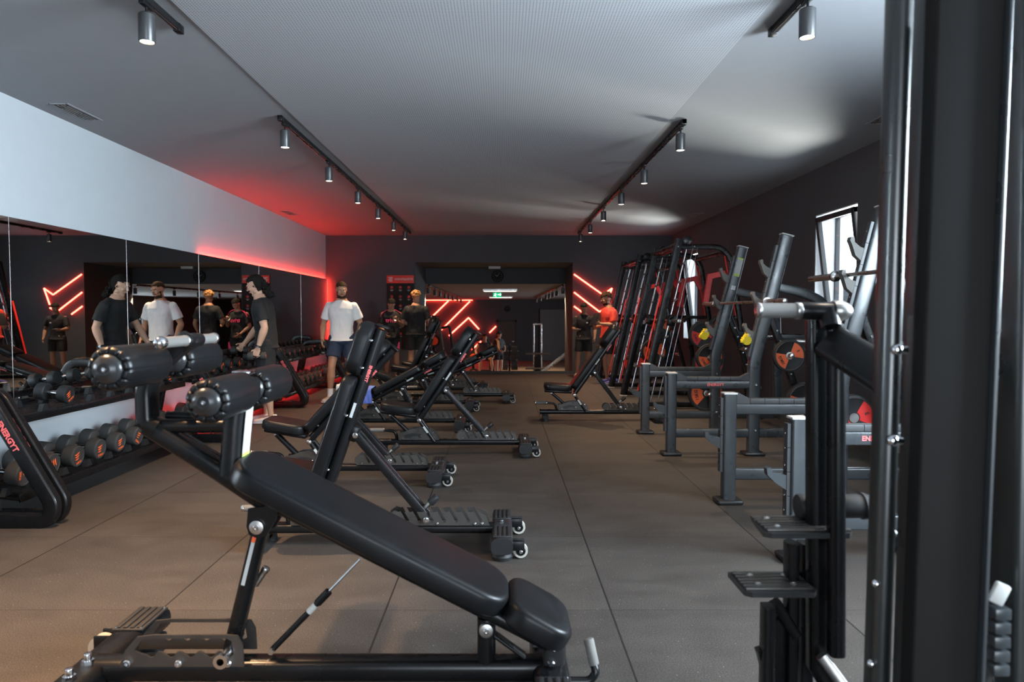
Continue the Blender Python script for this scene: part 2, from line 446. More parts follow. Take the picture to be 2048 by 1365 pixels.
# right wall with three real window openings
WINS = [(0.40, 3.05), (7.08, 8.03), (12.83, 13.79)]
WINZ = [(1.35, 2.75), (0.81, 2.45), (0.81, 2.45)]
T = 0.34
b = new(M_darkr)
ys = [REAR] + [y for w_ in WINS for y in w_] + [BY]
for y0, y1 in zip(ys[::2], ys[1::2]):
    b.box((WX + T / 2, (y0 + y1) / 2, CZ / 2), (T, y1 - y0, CZ + .1))
for (y0, y1), (z0, z1) in zip(WINS, WINZ):
    b.box((WX + T / 2, (y0 + y1) / 2, (z0 - .05) / 2), (T, y1 - y0, z0 + .05)); b.box((WX + T / 2, (y0 + y1) / 2, (z1 + CZ + .05) / 2), (T, y1 - y0, CZ + .05 - z1))
struct(b.build('wall_right'))
for i, (y0, y1) in enumerate(WINS):
    WZ0, WZ1 = WINZ[i]
    root = bpy.data.objects.new('window_%d' % (i + 1), None); COL.objects.link(root); root.location = (WX, (y0 + y1) / 2, WZ0); struct(root)
    w2, h2 = (y1 - y0), (WZ1 - WZ0)
    b = new(M_reveal); e = 0.012
    b.box((T / 2, 0, e / 2), (T - .01, w2 - .002, e)); b.box((T / 2, 0, h2 - e / 2), (T - .01, w2 - .002, e))
    b.box((T / 2, -w2 / 2 + e / 2, h2 / 2), (T - .01, e, h2 - .002)); b.box((T / 2, w2 / 2 - e / 2, h2 / 2), (T - .01, e, h2 - .002))
    b.build('window_reveal', parent=root)
    b = new(M_frame); xf = 0.25; fw = 0.028
    for yy in (-w2 / 2 + fw / 2 + e, w2 / 2 - fw / 2 - e): b.box((xf, yy, h2 / 2), (0.05, fw, h2 - 2 * e), bev=.004)
    for zz in (fw / 2 + e, h2 - fw / 2 - e): b.box((xf, 0, zz), (0.05, w2 - 2 * e, fw), bev=.004)
    b.build('window_frame', parent=root)
    # sash tilted inwards at its head
    tl = R(7.5); sh = bpy.data.objects.new('sash', None)
    Mx = Matrix.Rotation(-tl, 3, 'Y'); org = Vector((xf - 0.045, 0, fw + e))
    b = new(M_frame); sw, s2 = w2 - 2 * e - 0.06, h2 - 2 * e - 2 * fw + 0.02; fb = 0.058
    for yy in (-sw / 2 + fb / 2, sw / 2 - fb / 2): b.box(org + Mx @ Vector((0, yy, s2 / 2)), (0.05, fb, s2), rot=Mx, bev=.004)
    for zz in (fb / 2, s2 - fb / 2): b.box(org + Mx @ Vector((0, 0, zz)), (0.05, sw, fb), rot=Mx, bev=.004)
    so = b.build('sash', parent=root)
    b = new(M_steel); hp = org + Mx @ Vector((-0.035, -sw / 2 + fb / 2, s2 * 0.5)); b.box(hp, (0.02, 0.025, 0.08), rot=Mx, bev=.004); b.box(hp + Vector((-0.02, 0.0, -0.05)), (0.02, 0.02, 0.11), bev=.004)
    b.build('window_handle', parent=so)
    b = new(M_glass); b.box(org + Mx @ Vector((0, 0, s2 / 2)), (0.006, sw - 2 * fb + .01, s2 - 2 * fb + .01), rot=Mx); b.build('pane', parent=so)

# back wall with the wide opening to the sunken hall
b = new(M_dark); bt = 0.10
b.box(((LX + OX0) / 2, BY + bt / 2, CZ / 2), (OX0 - LX, bt, CZ + 0.1))
b.box(((WX + OX1) / 2, BY + bt / 2, CZ / 2), (WX - OX1, bt, CZ + 0.1))
b.box(((OX0 + OX1) / 2, BY + bt / 2, (OZ1 + CZ) / 2 + 0.02), (OX1 - OX0, bt, CZ - OZ1 + 0.04))
# the reveal behind the opening
rx0 = OX0; rx1 = OX1 + 0.02
b.box((rx0 - 0.05, (BY + D2) / 2 + bt / 2, (OZ1 + FZ) / 2), (0.10, D2 - BY - bt, OZ1 - FZ))
b.box((rx1 + 0.05, (BY + D2) / 2 + bt / 2, (OZ1 + FZ) / 2), (0.10, D2 - BY - bt, OZ1 - FZ))
b.box(((rx0 + rx1) / 2, (BY + D2) / 2 + bt / 2, OZ1 + 0.05), (rx1 - rx0 + .2, D2 - BY - bt + .1, 0.10))
# clock band above the hall's mouth and the mouth's two sides
b.box(((rx0 + rx1) / 2, D2 + 0.05, (OZ1 + HZ) / 2 + .05), (rx1 - rx0 + .2, 0.10, OZ1 - HZ + .1))
struct(b.build('wall_back'))
b = new(M_dark); b.box(((OX0 + OX1) / 2, BY + 0.03, 0.02), (OX1 - OX0 - .004, 0.05, 0.075)); struct(b.build('baseboard_back'))
b = new(M_dark); b.box(((OX0 + OX1) / 2, BY + 0.05, (FZ) / 2 - .03), (OX1 - OX0 - .004, 0.08, -FZ - .06)); struct(b.build('wall_plinth'))
# rear wall behind the camera: shop front
b = new(M_darkr)
b.box((LX / 2 - .45, REAR - .1, CZ / 2), (-.9 - LX, .2, CZ + .1))
b.box(((3.5 + WX) / 2 + .1, REAR - .1, CZ / 2), (WX - 3.5 + .2, .2, CZ + .1))
b.box((1.3, REAR - .1, CZ - .15), (4.4, .2, .4))
struct(b.build('wall_rear'))

# ------------------------------------------------------------------ mirrors on the left wall
MZ0, MZ1 = 0.63, P(653, 559, BY)[2]
seams = [1.2, 3.2, 5.24, 6.87, 8.50, 10.6, 12.8, BY - 0.09]
msp = [('leftmost, cut by the photo edge', 0)]
mlabels = ['frameless mirror panel behind the near end of the dumbbell rack, beside the camera',
           'frameless mirror panel at the far left photo edge, left of the first bright seam',
           'frameless mirror panel reflecting the long-haired man in black',
           'frameless mirror panel reflecting the man in the white t-shirt',
           'frameless mirror panel behind the upper foam rollers, reflecting the curly-haired man',
           'frameless mirror panel right behind the head of the long-haired man in black',
           'frameless mirror panel in the far left corner, beside the red vertical glow']
MX = LX + 0.05
for i, (y0, y1) in enumerate(zip(seams, seams[1:])):
    b = new(M_mirror)
    b.box((MX - 0.003, (y0 + y1) / 2, (MZ0 + MZ1) / 2), (0.006, y1 - y0 - 0.005, MZ1 - MZ0))
    mo = b.build('wall_mirror'); tag(mo, mlabels[i], 'mirror', 'mirror panels along the left wall')
    b = new(M_steel); b.box((MX - 0.003, y1 - 0.0, (MZ0 + MZ1) / 2), (0.009, 0.004, MZ1 - MZ0 - .01)); b.build('polished_edge', parent=mo)
    b = new(M_darkcap); b.box(((MX - .006 + LX) / 2, (y0 + y1) / 2, (MZ0 + MZ1) / 2), (MX - .006 - LX - .004, y1 - y0 - 0.02, MZ1 - MZ0 - 0.08)); b.build('backing_board', parent=mo)

# LED strip hidden behind the mirrors' top edge and down the corner
M_led = mat('red_led_strip', (1, .1, .08), 0.4, emit=(1.0, 0.030, 0.015), estr=125.0)
M_ledv = mat('red_corner_strip', (1, .1, .08), 0.4, emit=(1.0, 0.035, 0.018), estr=170.0)
M_ledl = mat('red_shelf_strip', (1, .1, .08), 0.4, emit=(1.0, 0.03, 0.03), estr=26.0)
ls = new(M_led)
ls.box((LX + .016, (8.6 + BY - .15) / 2, MZ1 - 0.010), (0.014, BY - .15 - 8.6, 0.0015))
so = ls.build('led_strip'); tag(so, 'red glowing strip light along the top edge of the far mirrors', 'strip light')
ls = new(M_ledv)
ls.box((LX + .03, BY - .085, (MZ0 + MZ1) / 2), (0.022, 0.0015, MZ1 - MZ0 - .02))
so = ls.build('led_strip'); tag(so, 'red glowing strip light standing upright at the far end of the mirrors, in the corner', 'strip light')
ls = new(M_ledl); ls.box((-3.50, (7.1 + 14.35) / 2, .632), (0.02, 14.35 - 7.1, 0.008)); so = ls.build('led_strip'); tag(so, 'red strip light under the upper shelves of the farther dumbbell racks', 'strip light')
ls = new(M_ledl); ls.box((-3.40, (7.1 + 14.35) / 2, .128), (0.02, 14.35 - 7.1, 0.008)); so = ls.build('led_strip'); tag(so, 'red strip light under the lower shelves of the farther dumbbell racks', 'strip light')

# ------------------------------------------------------------------ ceiling vents
def vent(c, L, W, label):
    t = thing('ceiling_vent', label, 'vent', (c[0], c[1], CZ), 0)
    b = new(M_plate if False else M_ceil)
    b.box((0, -L / 2 + .0, -.003), (W, .018, .006)); b.box((0, L / 2, -.003), (W, .018, .006))
    b.box((-W / 2, 0, -.003), (.02, L + .018, .006)); b.box((W / 2, 0, -.003), (.02, L + .018, .006))
    b.build('vent_frame', parent=t)
    b = new(M_darkcap); b.box((0, 0, -.001), (W, L, .002)); b.build('vent_backing', parent=t)
    b = new(M_steel)
    for k in range(4):
        b.box((-W / 2 + W * (k + 1) / 5, 0, -.005), (.006, L - .02, .008))
    tag(b.build('slats', parent=t), None)
vent((-3.55, 5.78), 0.46, 0.15, 'white slotted ceiling vent near the left wall, the nearer and larger one')
vent((-3.55, 11.5), 0.46, 0.15, 'small slotted ceiling vent lit red near the far left corner')
vent((3.30, 11.8), 0.46, 0.15, 'dark slotted ceiling vent above the leaning cable machines on the right')
vent((3.30, 5.9), 0.46, 0.15, 'dark slotted ceiling vent beside the tall black machine on the right')

# ------------------------------------------------------------------ track lights
def track(x, y0, y1, label, z=CZ):
    t = thing('light_track', label, 'light track', (x, (y0 + y1) / 2, z), 0, 'black ceiling light tracks')
    b = new(M_black); L = y1 - y0
    b.box((0, 0, -.022), (.036, L, .040), bev=.003)
    for s in (-1, 1): b.box((0, s * (L / 2 - .03), -.024), (.040, .06, .046), bev=.003)
    b.build('track_body', parent=t)
    b = new(M_steel)
    for s in (-1, 1): b.box((s * .010, 0, -.0435), (.003, L - .14, .002))
    b.build('conductor_rail', parent=t)
track(-1.88, 5.86, 14.1, 'long black ceiling track carrying the left row of spotlights')
track(1.575, 5.98, 14.2, 'long black ceiling track carrying the right row of spotlights')
track(-1.88, -1.5, 4.08, 'near black ceiling track at the upper left photo edge')
track(1.59, -1.5, 4.12, 'near black ceiling track at the upper right photo edge')

M_cyl = mat('dark_grey_lamp_body', (0.055, 0.056, 0.058), 0.35, 0.4)
def make_spot(label, loc, group, on=True, energy=150, z=CZ, cone=88, colr=(1.0, 0.70, 0.44)):
    t = thing('track_spotlight', label, 'spotlight', (loc[0], loc[1], z), 0, group)
    b = new(M_black); b.box((0, 0, -.050), (.030, .11, .022), bev=.003); b.build('adapter', parent=t)
    b = new(M_black); b.cyl((0, 0, -.055), (0, 0, -.100), .007); b.build('stem', parent=t)
    b = new(M_cyl)
    b.lathe([(0, .012), (0.002, .036), (.008, .042), (.146, .042), (.150, .040), (.150, .036), (.140, .034), (.138, .001)], (0, 0, -.092), (0, 0, -1), 28)
    b.build('lamp_housing', parent=t)
    b = new(M_lamp); b.cyl((0, 0, -.2330), (0, 0, -.2362), .0335, seg=24); b.build('lamp_lens', parent=t)
    if on:
        l = bpy.data.lights.new('spot_glow', 'SPOT'); l.energy = energy; l.color = colr; l.spot_size = R(cone); l.spot_blend = 0.8
        l.shadow_soft_size = 0.03
        lo = bpy.data.objects.new('spot_glow', l); COL.objects.link(lo); lo.parent = t; lo.location = (0, 0, -.245)
    return t
SY = [6.0, 7.51, 9.0, 10.45, 11.95, 13.35]
nm = ['nearest', 'second', 'third', 'fourth', 'fifth', 'farthest']
for i, y in enumerate(SY):
    make_spot(f'black cylindrical spotlight on the long left track, {nm[i]} of its six', (-1.88, y), 'spotlights on the long left track')
SY2 = [6.11, 7.65, 9.11, 10.7, 12.3, 13.8]
for i, y in enumerate(SY2):
    make_spot(f'black cylindrical spotlight on the long right track, {nm[i]} of its six', (1.575, y), 'spotlights on the long right track')
make_spot('large lit spotlight hanging at the upper left photo edge', (-1.88, 3.69), 'spotlights on the near tracks', energy=330, colr=(1.0, .60, .32))
make_spot('large lit spotlight hanging at the upper right photo edge', (1.59, 3.63), 'spotlights on the near tracks', energy=70)
for x, nmx in ((-1.88, 'left'), (1.59, 'right')):
    for y, wy in ((2.1, 'just outside the top photo edge'), (0.5, 'straight above the camera')):
        make_spot(f'spotlight on the near {nmx} track, {wy}', (x, y), 'spotlights on the near tracks', energy=520 if x < 0 else 60, colr=(1.0, .60, .32) if x < 0 else (1.0, .8, .6))

# ------------------------------------------------------------------ neon shape on the back wall
def neon(pts, name, label, group=None, rad=0.016, depth_axis='y'):
    t = thing(name, label, 'neon light', pts[0], 0, group)
    o = Vector(pts[0])
    b = new(M_neon); b.tube([Vector(p) - o for p in pts], rad, fil=0.02, seg=10, n=3); b.build('neon_tube', parent=t)
    b = new(M_black)
    for p, q in zip(pts, pts[1:]):
        for k in (.2, .8):
            c = Vector(p).lerp(Vector(q), k) - o; b.cyl(c, c + Vector((0, .05, 0)), .008, seg=8)
    b.each('clip', parent=t)
NY = BY - 0.035
def np_(l, Y=NY): return [P(x, y, Y) for x, y in l]
neon(np_([(1148, 549), (1206, 590), (1224, 577)]), 'neon_light', 'red neon line zigzagging above the man in the red jersey')
neon(np_([(1148, 585), (1199, 624), (1213, 616)]), 'neon_light', 'red neon line just left of the face of the man in red')
neon(np_([(1148, 613), (1170, 629)]), 'neon_light', 'short red neon line behind the head of the man in black beside the opening')
neon(np_([(1224, 577), (1213, 610)]), 'neon_light', 'short steep red neon line beside the farthest leaning machine')

# ------------------------------------------------------------------ gym etiquette board
pb = P(773, 551, BY - .02); pe = P(829, 752, BY - .02)
W_, H_ = pe[0] - pb[0], pb[2] - 0.55
t = thing('etiquette_board', 'tall dark etiquette board with a red header on the back wall', 'sign', (pb[0] + W_ / 2, BY, 0.55))
M_board = mat('board_black', (0.026, 0.025, 0.024), 0.8, spec=.1)
M_header = mat('red_print', (0.62, 0.035, 0.02), 0.5)
b = new(M_board); b.box((0, -.012, H_ / 2), (W_, .02, H_), bev=.004); b.build('board_panel', parent=t)
b = new(M_header); b.box((0, -.0245, H_ - .085), (W_, .006, .17), bev=.002); b.build('header_band', parent=t)
text_part('header_lettering', 'GYM ETIQUETTE', .052, (.075, -.029, H_ - .085), (1, 0, 0), (0, 0, 1), M_label, t, bold=.0012)
b = new(M_label)
for k, (dx, w3) in enumerate(((0, .10), (.008, .075), (-.004, .085), (.006, .07))):
    b.box((-W_ / 2 + .085 + dx, -.0285, H_ - .045 - k * .027), (w3, .002, .015))
b.build('logo', parent=t)
for r_ in range(6):
    for c_ in range(3):
        zc = H_ - .26 - r_ * .20; xc = (c_ - 1) * W_ * .31
        if zc < 0.1: continue
        b = new(M_header)
        for k in range(10):
            a = k * 2 * math.pi / 10
            b.box((xc + .024 * math.cos(a), -.0235, zc + .024 * math.sin(a)), (.012, .002, .012))
        b.box((xc, -.0235, zc), (.022 + .01 * ((r_ + c_) % 2), .002, .02)); b.build('pictogram', parent=t)
        b = new(M_label)
        for k in range(3): b.box((xc, -.0235, zc - .052 - k * .013), (.07 - .015 * k, .0015, .0045))
        b.build('caption', parent=t)
# ------------------------------------------------------------------ the sunken hall beyond the opening
M_hfloor = mat('hall_floor_rubber', (0.20, 0.15, 0.105), 0.6, bump=0.2, bscale=150, var=0.2)
b = new(M_hfloor); b.box(((FX0 + FX1) / 2, (BY + FY1) / 2 + .3, FZ - .05), (FX1 - FX0, FY1 - BY + .6, .1)); struct(b.build('floor_hall'))
M_hceil = mat('hall_ceiling_paint', (0.17, 0.165, 0.165), 0.8)
b = new(M_hceil)
b.box(((FX0 + FX1) / 2, (D2 + .1 + FY1) / 2 + .2, HZ + .05), (FX1 - FX0, FY1 - D2 + .3, .1))
struct(b.build('ceiling_hall'))
b = new(M_dark); b.box(((FX0 + FX1) / 2, FY1 + .1, (HZ + FZ) / 2), (FX1 - FX0 + .4, .2, HZ - FZ + .2)); struct(b.build('wall_hall_end'))
b = new(M_dark); b.box((FX0 - .1, (BY + FY1) / 2, (HZ + FZ) / 2), (.2, FY1 - BY + .5, HZ - FZ + .2)); struct(b.build('wall_hall_left'))
# hall front wall, either side of the reveal
b = new(M_dark)
b.box(((FX0 + rx0 - .1) / 2, D2 + .05, (HZ + FZ) / 2), (rx0 - .1 - FX0, .1, HZ - FZ))
b.box(((FX1 + rx1 + .1) / 2, D2 + .05, (HZ + FZ) / 2), (FX1 - rx1 - .1, .1, HZ - FZ))
struct(b.build('wall_hall_front'))
HW = [(24.3, 25.6), (27.2, 28.6)]
b = new(M_dark); z0, z1 = -.25, 1.15
b.box((FX1 + .1, (BY + FY1) / 2, (FZ + z0) / 2), (.2, FY1 - BY, z0 - FZ)); b.box((FX1 + .1, (BY + FY1) / 2, (HZ + z1) / 2), (.2, FY1 - BY, HZ - z1))
ys = [BY] + [y for w_ in HW for y in w_] + [FY1]
for y0, y1 in zip(ys[::2], ys[1::2]): b.box((FX1 + .1, (y0 + y1) / 2, (z0 + z1) / 2), (.2, y1 - y0, z1 - z0))
struct(b.build('wall_hall_right'))
for i, (y0, y1) in enumerate(HW):
    b = new(M_frame); yc = (y0 + y1) / 2
    for s in (-1, 1): b.box((FX1 + .1, yc + s * ((y1 - y0) / 2 - .03), (z0 + z1) / 2), (.06, .06, z1 - z0))
    b.box((FX1 + .1, yc, z0 + .03), (.06, y1 - y0, .06)); b.box((FX1 + .1, yc, z1 - .03), (.06, y1 - y0, .06))
    o = b.build('window_%d' % (4 + i)); struct(o)
    area('daylight_hall_window', (FX1 + .4, yc, (z0 + z1) / 2), (0, R(90), 0), 1.4, 1.3, 150, COOL)
# front hall pier on the right with paler paint, doors in the end wall
x0, x1 = P(1082, 600, 35)[0], P(1150, 600, 35)[0]
def hall_door(n, xa, xb, ytop, colr, label):
    xa_, zt = P(xa, ytop, FY1)[0], P(xa, ytop, FY1)[2]; xb_ = P(xb, ytop, FY1)[0]
    root = bpy.data.objects.new('door_%d' % n, None); COL.objects.link(root); root.location = ((xa_ + xb_) / 2, FY1, FZ); struct(root)
    H = zt - FZ; W = xb_ - xa_
    b = new(mat('door_%s' % label, colr, .5)); b.box((0, -.03, H / 2), (W - .16, .04, H - .09)); b.build('door_leaf', parent=root)
    b = new(M_rubgrey)
    for s in (-1, 1): b.box((s * (W / 2 - .04), -.035, H / 2), (.08, .07, H))
    b.box((0, -.035, H - .04), (W, .07, .08)); b.build('door_frame', parent=root)
    b = new(M_steel); b.box((W * .32, -.08, H * .48), (.14, .03, .03)); b.build('door_handle', parent=root)
hall_door(1, 994, 1033, 641, (0.045, 0.035, 0.03), 'brown')
hall_door(2, 1083, 1110, 640, (0.16, 0.18, 0.19), 'pale')
b = new(mat('pale_hall_paint', (0.13, 0.137, 0.14), .7)); b.box((P(1118, 600, FY1)[0] + .7, FY1 - .06, (HZ + FZ) / 2 - .25), (3.4, .1, HZ - FZ - .55)); struct(b.build('wall_hall_panel'))
# hall lights
for i, px in enumerate((857, 870, 880, 890, 898, 906, 915, 922)):
    y = -1.8 * 1370 / (px - 1004)
    if y > 34: continue
    make_spot(f'small track spotlight in the hall beyond, number {i+1} of its left row counted from the opening' if False else
              ['spotlight nearest the opening in the left row of the hall beyond', 'second spotlight of the left row in the hall beyond', 'third spotlight of the left row in the hall beyond',
               'fourth spotlight of the left row in the hall beyond', 'fifth spotlight of the left row in the hall beyond', 'sixth spotlight of the left row in the hall beyond',
               'seventh spotlight of the left row in the hall beyond', 'farthest spotlight of the left row in the hall beyond'][i], (-1.8, y), 'spotlights of the left hall track', z=HZ, energy=330, on=(i % 2 == 0))
for i, px in enumerate((1126, 1113, 1105, 1098, 1092, 1081, 1073)):
    y = 1.5 * 1370 / (px - 1004)
    make_spot(['spotlight nearest the opening in the right row of the hall beyond', 'second spotlight of the right row in the hall beyond', 'third spotlight of the right row in the hall beyond',
               'fourth spotlight of the right row in the hall beyond', 'fifth spotlight of the right row in the hall beyond', 'sixth spotlight of the right row in the hall beyond',
               'farthest spotlight of the right row in the hall beyond'][i], (1.5, y), 'spotlights of the right hall track', z=HZ, energy=330, on=(i % 2 == 0))
track(-1.8, 16.95, 31, 'black ceiling track above the left row in the hall beyond', HZ)
track(1.5, 16.95, 31, 'black ceiling track above the right row in the hall beyond', HZ)
M_lum = mat('ceiling_luminaire', (.9, .85, .8), .5, emit=(1.0, .86, .74), estr=2.2)
for i, (xa, xb, yy, yd) in enumerate(((966, 1034, 581, 20.5), (978, 1025, 595, 29.0))):
    xa_ = P(xa, yy, yd)[0]; xb_ = P(xb, yy, yd)[0]
    t = thing('ceiling_luminaire', ['wide flat luminaire on the hall ceiling just in front of the exit sign', 'narrower flat luminaire on the hall ceiling behind the exit sign'][i], 'ceiling light', ((xa_ + xb_) / 2, yd, HZ), 0, 'flat luminaires in the hall')
    b = new(M_steel); b.box((0, 0, -.03), (xb_ - xa_, .5, .06)); b.build('luminaire_body', parent=t)
    b = new(M_lum); b.box((0, 0, -.063), (xb_ - xa_ - .06, .44, .006)); b.build('diffuser', parent=t)
# exit sign
M_exit = mat('exit_green', (0.0, .28, .12), .5, emit=(0.0, .42, .16), estr=1.2)
M_exw = mat('exit_white', (.8, .9, .85), .5, emit=(.8, 1, .9), estr=1.6)
ep = P(994.5, 588, 24.0)
t = thing('exit_sign', 'green emergency exit sign with a running figure and arrow, hanging in the hall', 'exit sign', (ep[0], 24.0, ep[2]))
b = new(M_white); b.box((0, .03, .10), (.30, .08, .07)); b.cyl((0, .03, .12), (0, .03, HZ - ep[2]), .01, seg=8); b.build('sign_housing', parent=t)
b = new(M_exit); b.box((0, 0, -.03), (.29, .02, .19)); b.build('sign_panel', parent=t)
b = new(M_exw)
b.box((.06, -.012, -.03), (.09, .003, .022)); b.prism([(.10, .03), (.14, -.03), (.10, -.09)], (1, 0, 0), (0, 0, 1), (0, -.012, 0), .003, (0, 1, 0)); b.build('arrow', parent=t)
b = new(M_exw)
b.box((-.075, -.012, -.03), (.04, .003, .05)); b.ball((-.065, -.012, .015), .014, 8); b.box((-.10, -.012, -.07), (.05, .003, .016)); b.box((-.05, -.012, -.08), (.016, .003, .05)); b.box((-.045, -.012, -.02), (.05, .003, .014))
b.build('running_figure', parent=t)
# clocks
def clock(px, py, Y, r, label):
    c = P(px, py, Y - .02)
    t = thing('wall_clock', label, 'clock', (c[0], Y, c[2]))
    b = new(M_board); b.lathe([(0, r), (.03, r), (.045, r * .97), (.045, r * .9), (.03, r * .88), (.03, .001)], (0, 0, 0), (0, -1, 0), 32); b.build('clock_case', parent=t)
    b = new(M_grip)
    for k in range(12):
        a = k * math.pi / 6; rot = Matrix.Rotation(a, 3, 'Y')
        b.box(rot @ Vector((0, -.034, r * .70)), (r * .05, .003, r * .20), rot=rot)
    b.build('hour_marks', parent=t)
    b = new(M_cream)
    for a, l, w_ in ((R(-62), .45, .05), (R(28), .62, .035)):
        rot = Matrix.Rotation(a, 3, 'Y'); b.box(rot @ Vector((0, -.038, r * l / 2)), (r * w_, .003, r * l), rot=rot)
    b.build('clock_hands', parent=t)
clock(995, 553, D2, .15, 'large black wall clock on the beam under the white emergency light')
clock(1015, 618, FY1, .15, 'small wall clock far away on the end wall of the hall')
c = P(989, 532, 16.0); t = thing('emergency_light', 'white emergency light above the large black clock', 'emergency light', (c[0], 16.0, OZ1))
b = new(M_white); b.box((0, 0, -.035), (.28, .08, .06), bev=.01); b.build('light_housing', parent=t)
# hall neon logo on the end wall
hy = FY1 - .10
neon([P(x, y, hy) for x, y in ((857, 641), (897, 602))], 'neon_light', 'leftmost long red neon stroke on the hall end wall', rad=.035)
neon([P(x, y, hy) for x, y in ((882, 661), (940, 603))], 'neon_light', 'second long red neon stroke from the left on the hall end wall', rad=.035)
neon([P(x, y, hy) for x, y in ((898, 672), (937, 636), (958, 659))], 'neon_light', 'red neon arrowhead stroke on the hall end wall', rad=.035)
neon([P(x, y, hy) for x, y in ((979, 666), (992, 653))], 'neon_light', 'short red neon stroke left of the man in the grey cap', rad=.035)
neon([P(x, y, hy) for x, y in ((944, 700), (962, 683))], 'neon_light', 'short low red neon stroke left of the seated person in the hall', rad=.035)
area_red = bpy.data.lights.new('hall_neon_glow', 'POINT') if False else None
# added red glow: a line for the end wall's reflection, a hidden strip
M_hallglow = mat('hall_red_glow', (1, .1, .08), 0.4, emit=(1.0, 0.035, 0.018), estr=60.0)
ls = new(M_hallglow); ls.box(((P(850, 600, hy)[0] + P(945, 600, hy)[0]) / 2, FY1 - .06, HZ - .03), (P(945, 600, hy)[0] - P(850, 600, hy)[0], .03, .02))
tag(ls.build('led_strip'), 'glowing red line standing in for a reflection atop the hall end wall', 'strip light')
ls = new(M_hallglow); ls.box((-3.6, 24, HZ - .10), (.02, 9, .012)); ls.box((-3.6, 19.6, HZ - .05), (.02, .02, .11)); ls.box((-3.6, 28.4, HZ - .05), (.02, .02, .11)); tag(ls.build('led_strip'), 'added unseen red glow strip under the hall ceiling, left of the opening', 'strip light')  # added out of view to redden the hall ceiling

# ------------------------------------------------------------------ things standing in the hall
def hall_plate_tree(px, Y, label):
    x = P(px, 700, Y)[0]
    t = thing('plate_tree', label, 'plate rack', (x, Y, FZ))
    b = new(M_black); b.box((0, 0, .03), (.7, .6, .05), bev=.01); b.rtube([(0, 0, .05), (0, 0, 1.25)], .09, .07); b.build('frame', parent=t)
    for z in (.38, .95):
        for s in (-1, 1):
            b = new(M_steel); b.cyl((0, 0, z), (s * .36, 0, z), .025); b.build('plate_horn', parent=t)
    return (x, Y)
hx, hY = hall_plate_tree(1019, 28.2, 'tall plate tree full of black discs behind the man in the grey cap')
M_disc = mat('dark_grey_disc', (0.035, 0.037, 0.038), .45, spec=.5)
k = 0
for z, r_ in ((.38, .225), (.95, .21)):
    for s in (-1, 1):
        for i in range(5):
            b = new(M_disc); cx_ = hx + s * (.10 + i * .052)
            b.lathe([(-.02, .03), (-.02, r_ * .6), (-.014, r_ * .62), (-.014, r_ * .9), (-.022, r_), (.022, r_), (.014, r_ * .9), (.014, r_ * .62), (.02, r_ * .6), (.02, .03)], (0, 0, 0), (1, 0, 0), 28)
            o = b.build('weight_plate', loc=(cx_, hY, FZ + z))
            tag(o, f"black disc on the hall plate tree, {['lower','upper'][z > .5]} {['left','right'][s > 0]} horn, {['innermost','second','middle','fourth','outermost'][i]}", 'weight plate', 'discs on the hall plate tree')
def hall_tower(px, Y, label):
    x = P(px, 700, Y)[0]
    t = thing('cable_tower', label, 'gym machine', (x, Y, FZ))
    b = new(M_steel)
    for s in (-1, 1): b.rtube([(s * .14, 0, .05), (s * .14, 0, 2.1)], .06, .05)
    b.rtube([(-.17, 0, 2.1), (.17, 0, 2.1)], .06, .06); b.build('frame', parent=t)
    b = new(M_black); b.box((0, .1, .02), (.8, .7, .05)); b.box((0, 0, .5), (.24, .12, .8)); b.build('weight_stack', parent=t)
    for z in (.45, 1.0):
        b = new(M_grip); b.cyl((-.45, -.1, z), (.45, -.1, z), .035); b.build('handle_bar', parent=t)
hall_tower(1075, 25.5, 'tall pale cable tower in front of the pale hall door')
x = P(1110, 720, 22)[0]
t = thing('leg_press', 'leg press with slanted bright rails at the right side of the hall', 'gym machine', (x, 22, FZ))
b = new(M_steel); b.rtube([(-.75, -.2, .35), (.55, -.2, 1.35)], .07, .07); b.rtube([(-.75, .2, .35), (.55, .2, 1.35)], .07, .07); b.build('rails', parent=t)
b = new(M_black); b.rtube([(.55, -.2, 1.35), (.55, -.2, .03), (-.9, -.2, .05)], .07, .07); b.rtube([(.55, .2, 1.35), (.55, .2, .03), (-.9, .2, .05)], .07, .07); b.build('frame', parent=t)
b = new(M_vinyl); b.box((-.35, 0, .45), (.5, .35, .1), rot=Matrix.Rotation(R(-35), 3, 'Y'), bev=.03); b.box((-.05, 0, .3), (.4, .35, .1), rot=Matrix.Rotation(R(20), 3, 'Y'), bev=.03); b.build('seat', parent=t)
b = new(M_steel); b.rtube([(-1.0, -.5, .10), (.35, -.5, -.0 + .55)], .05, .05, r=.01); b.build('foot_bar', parent=t)
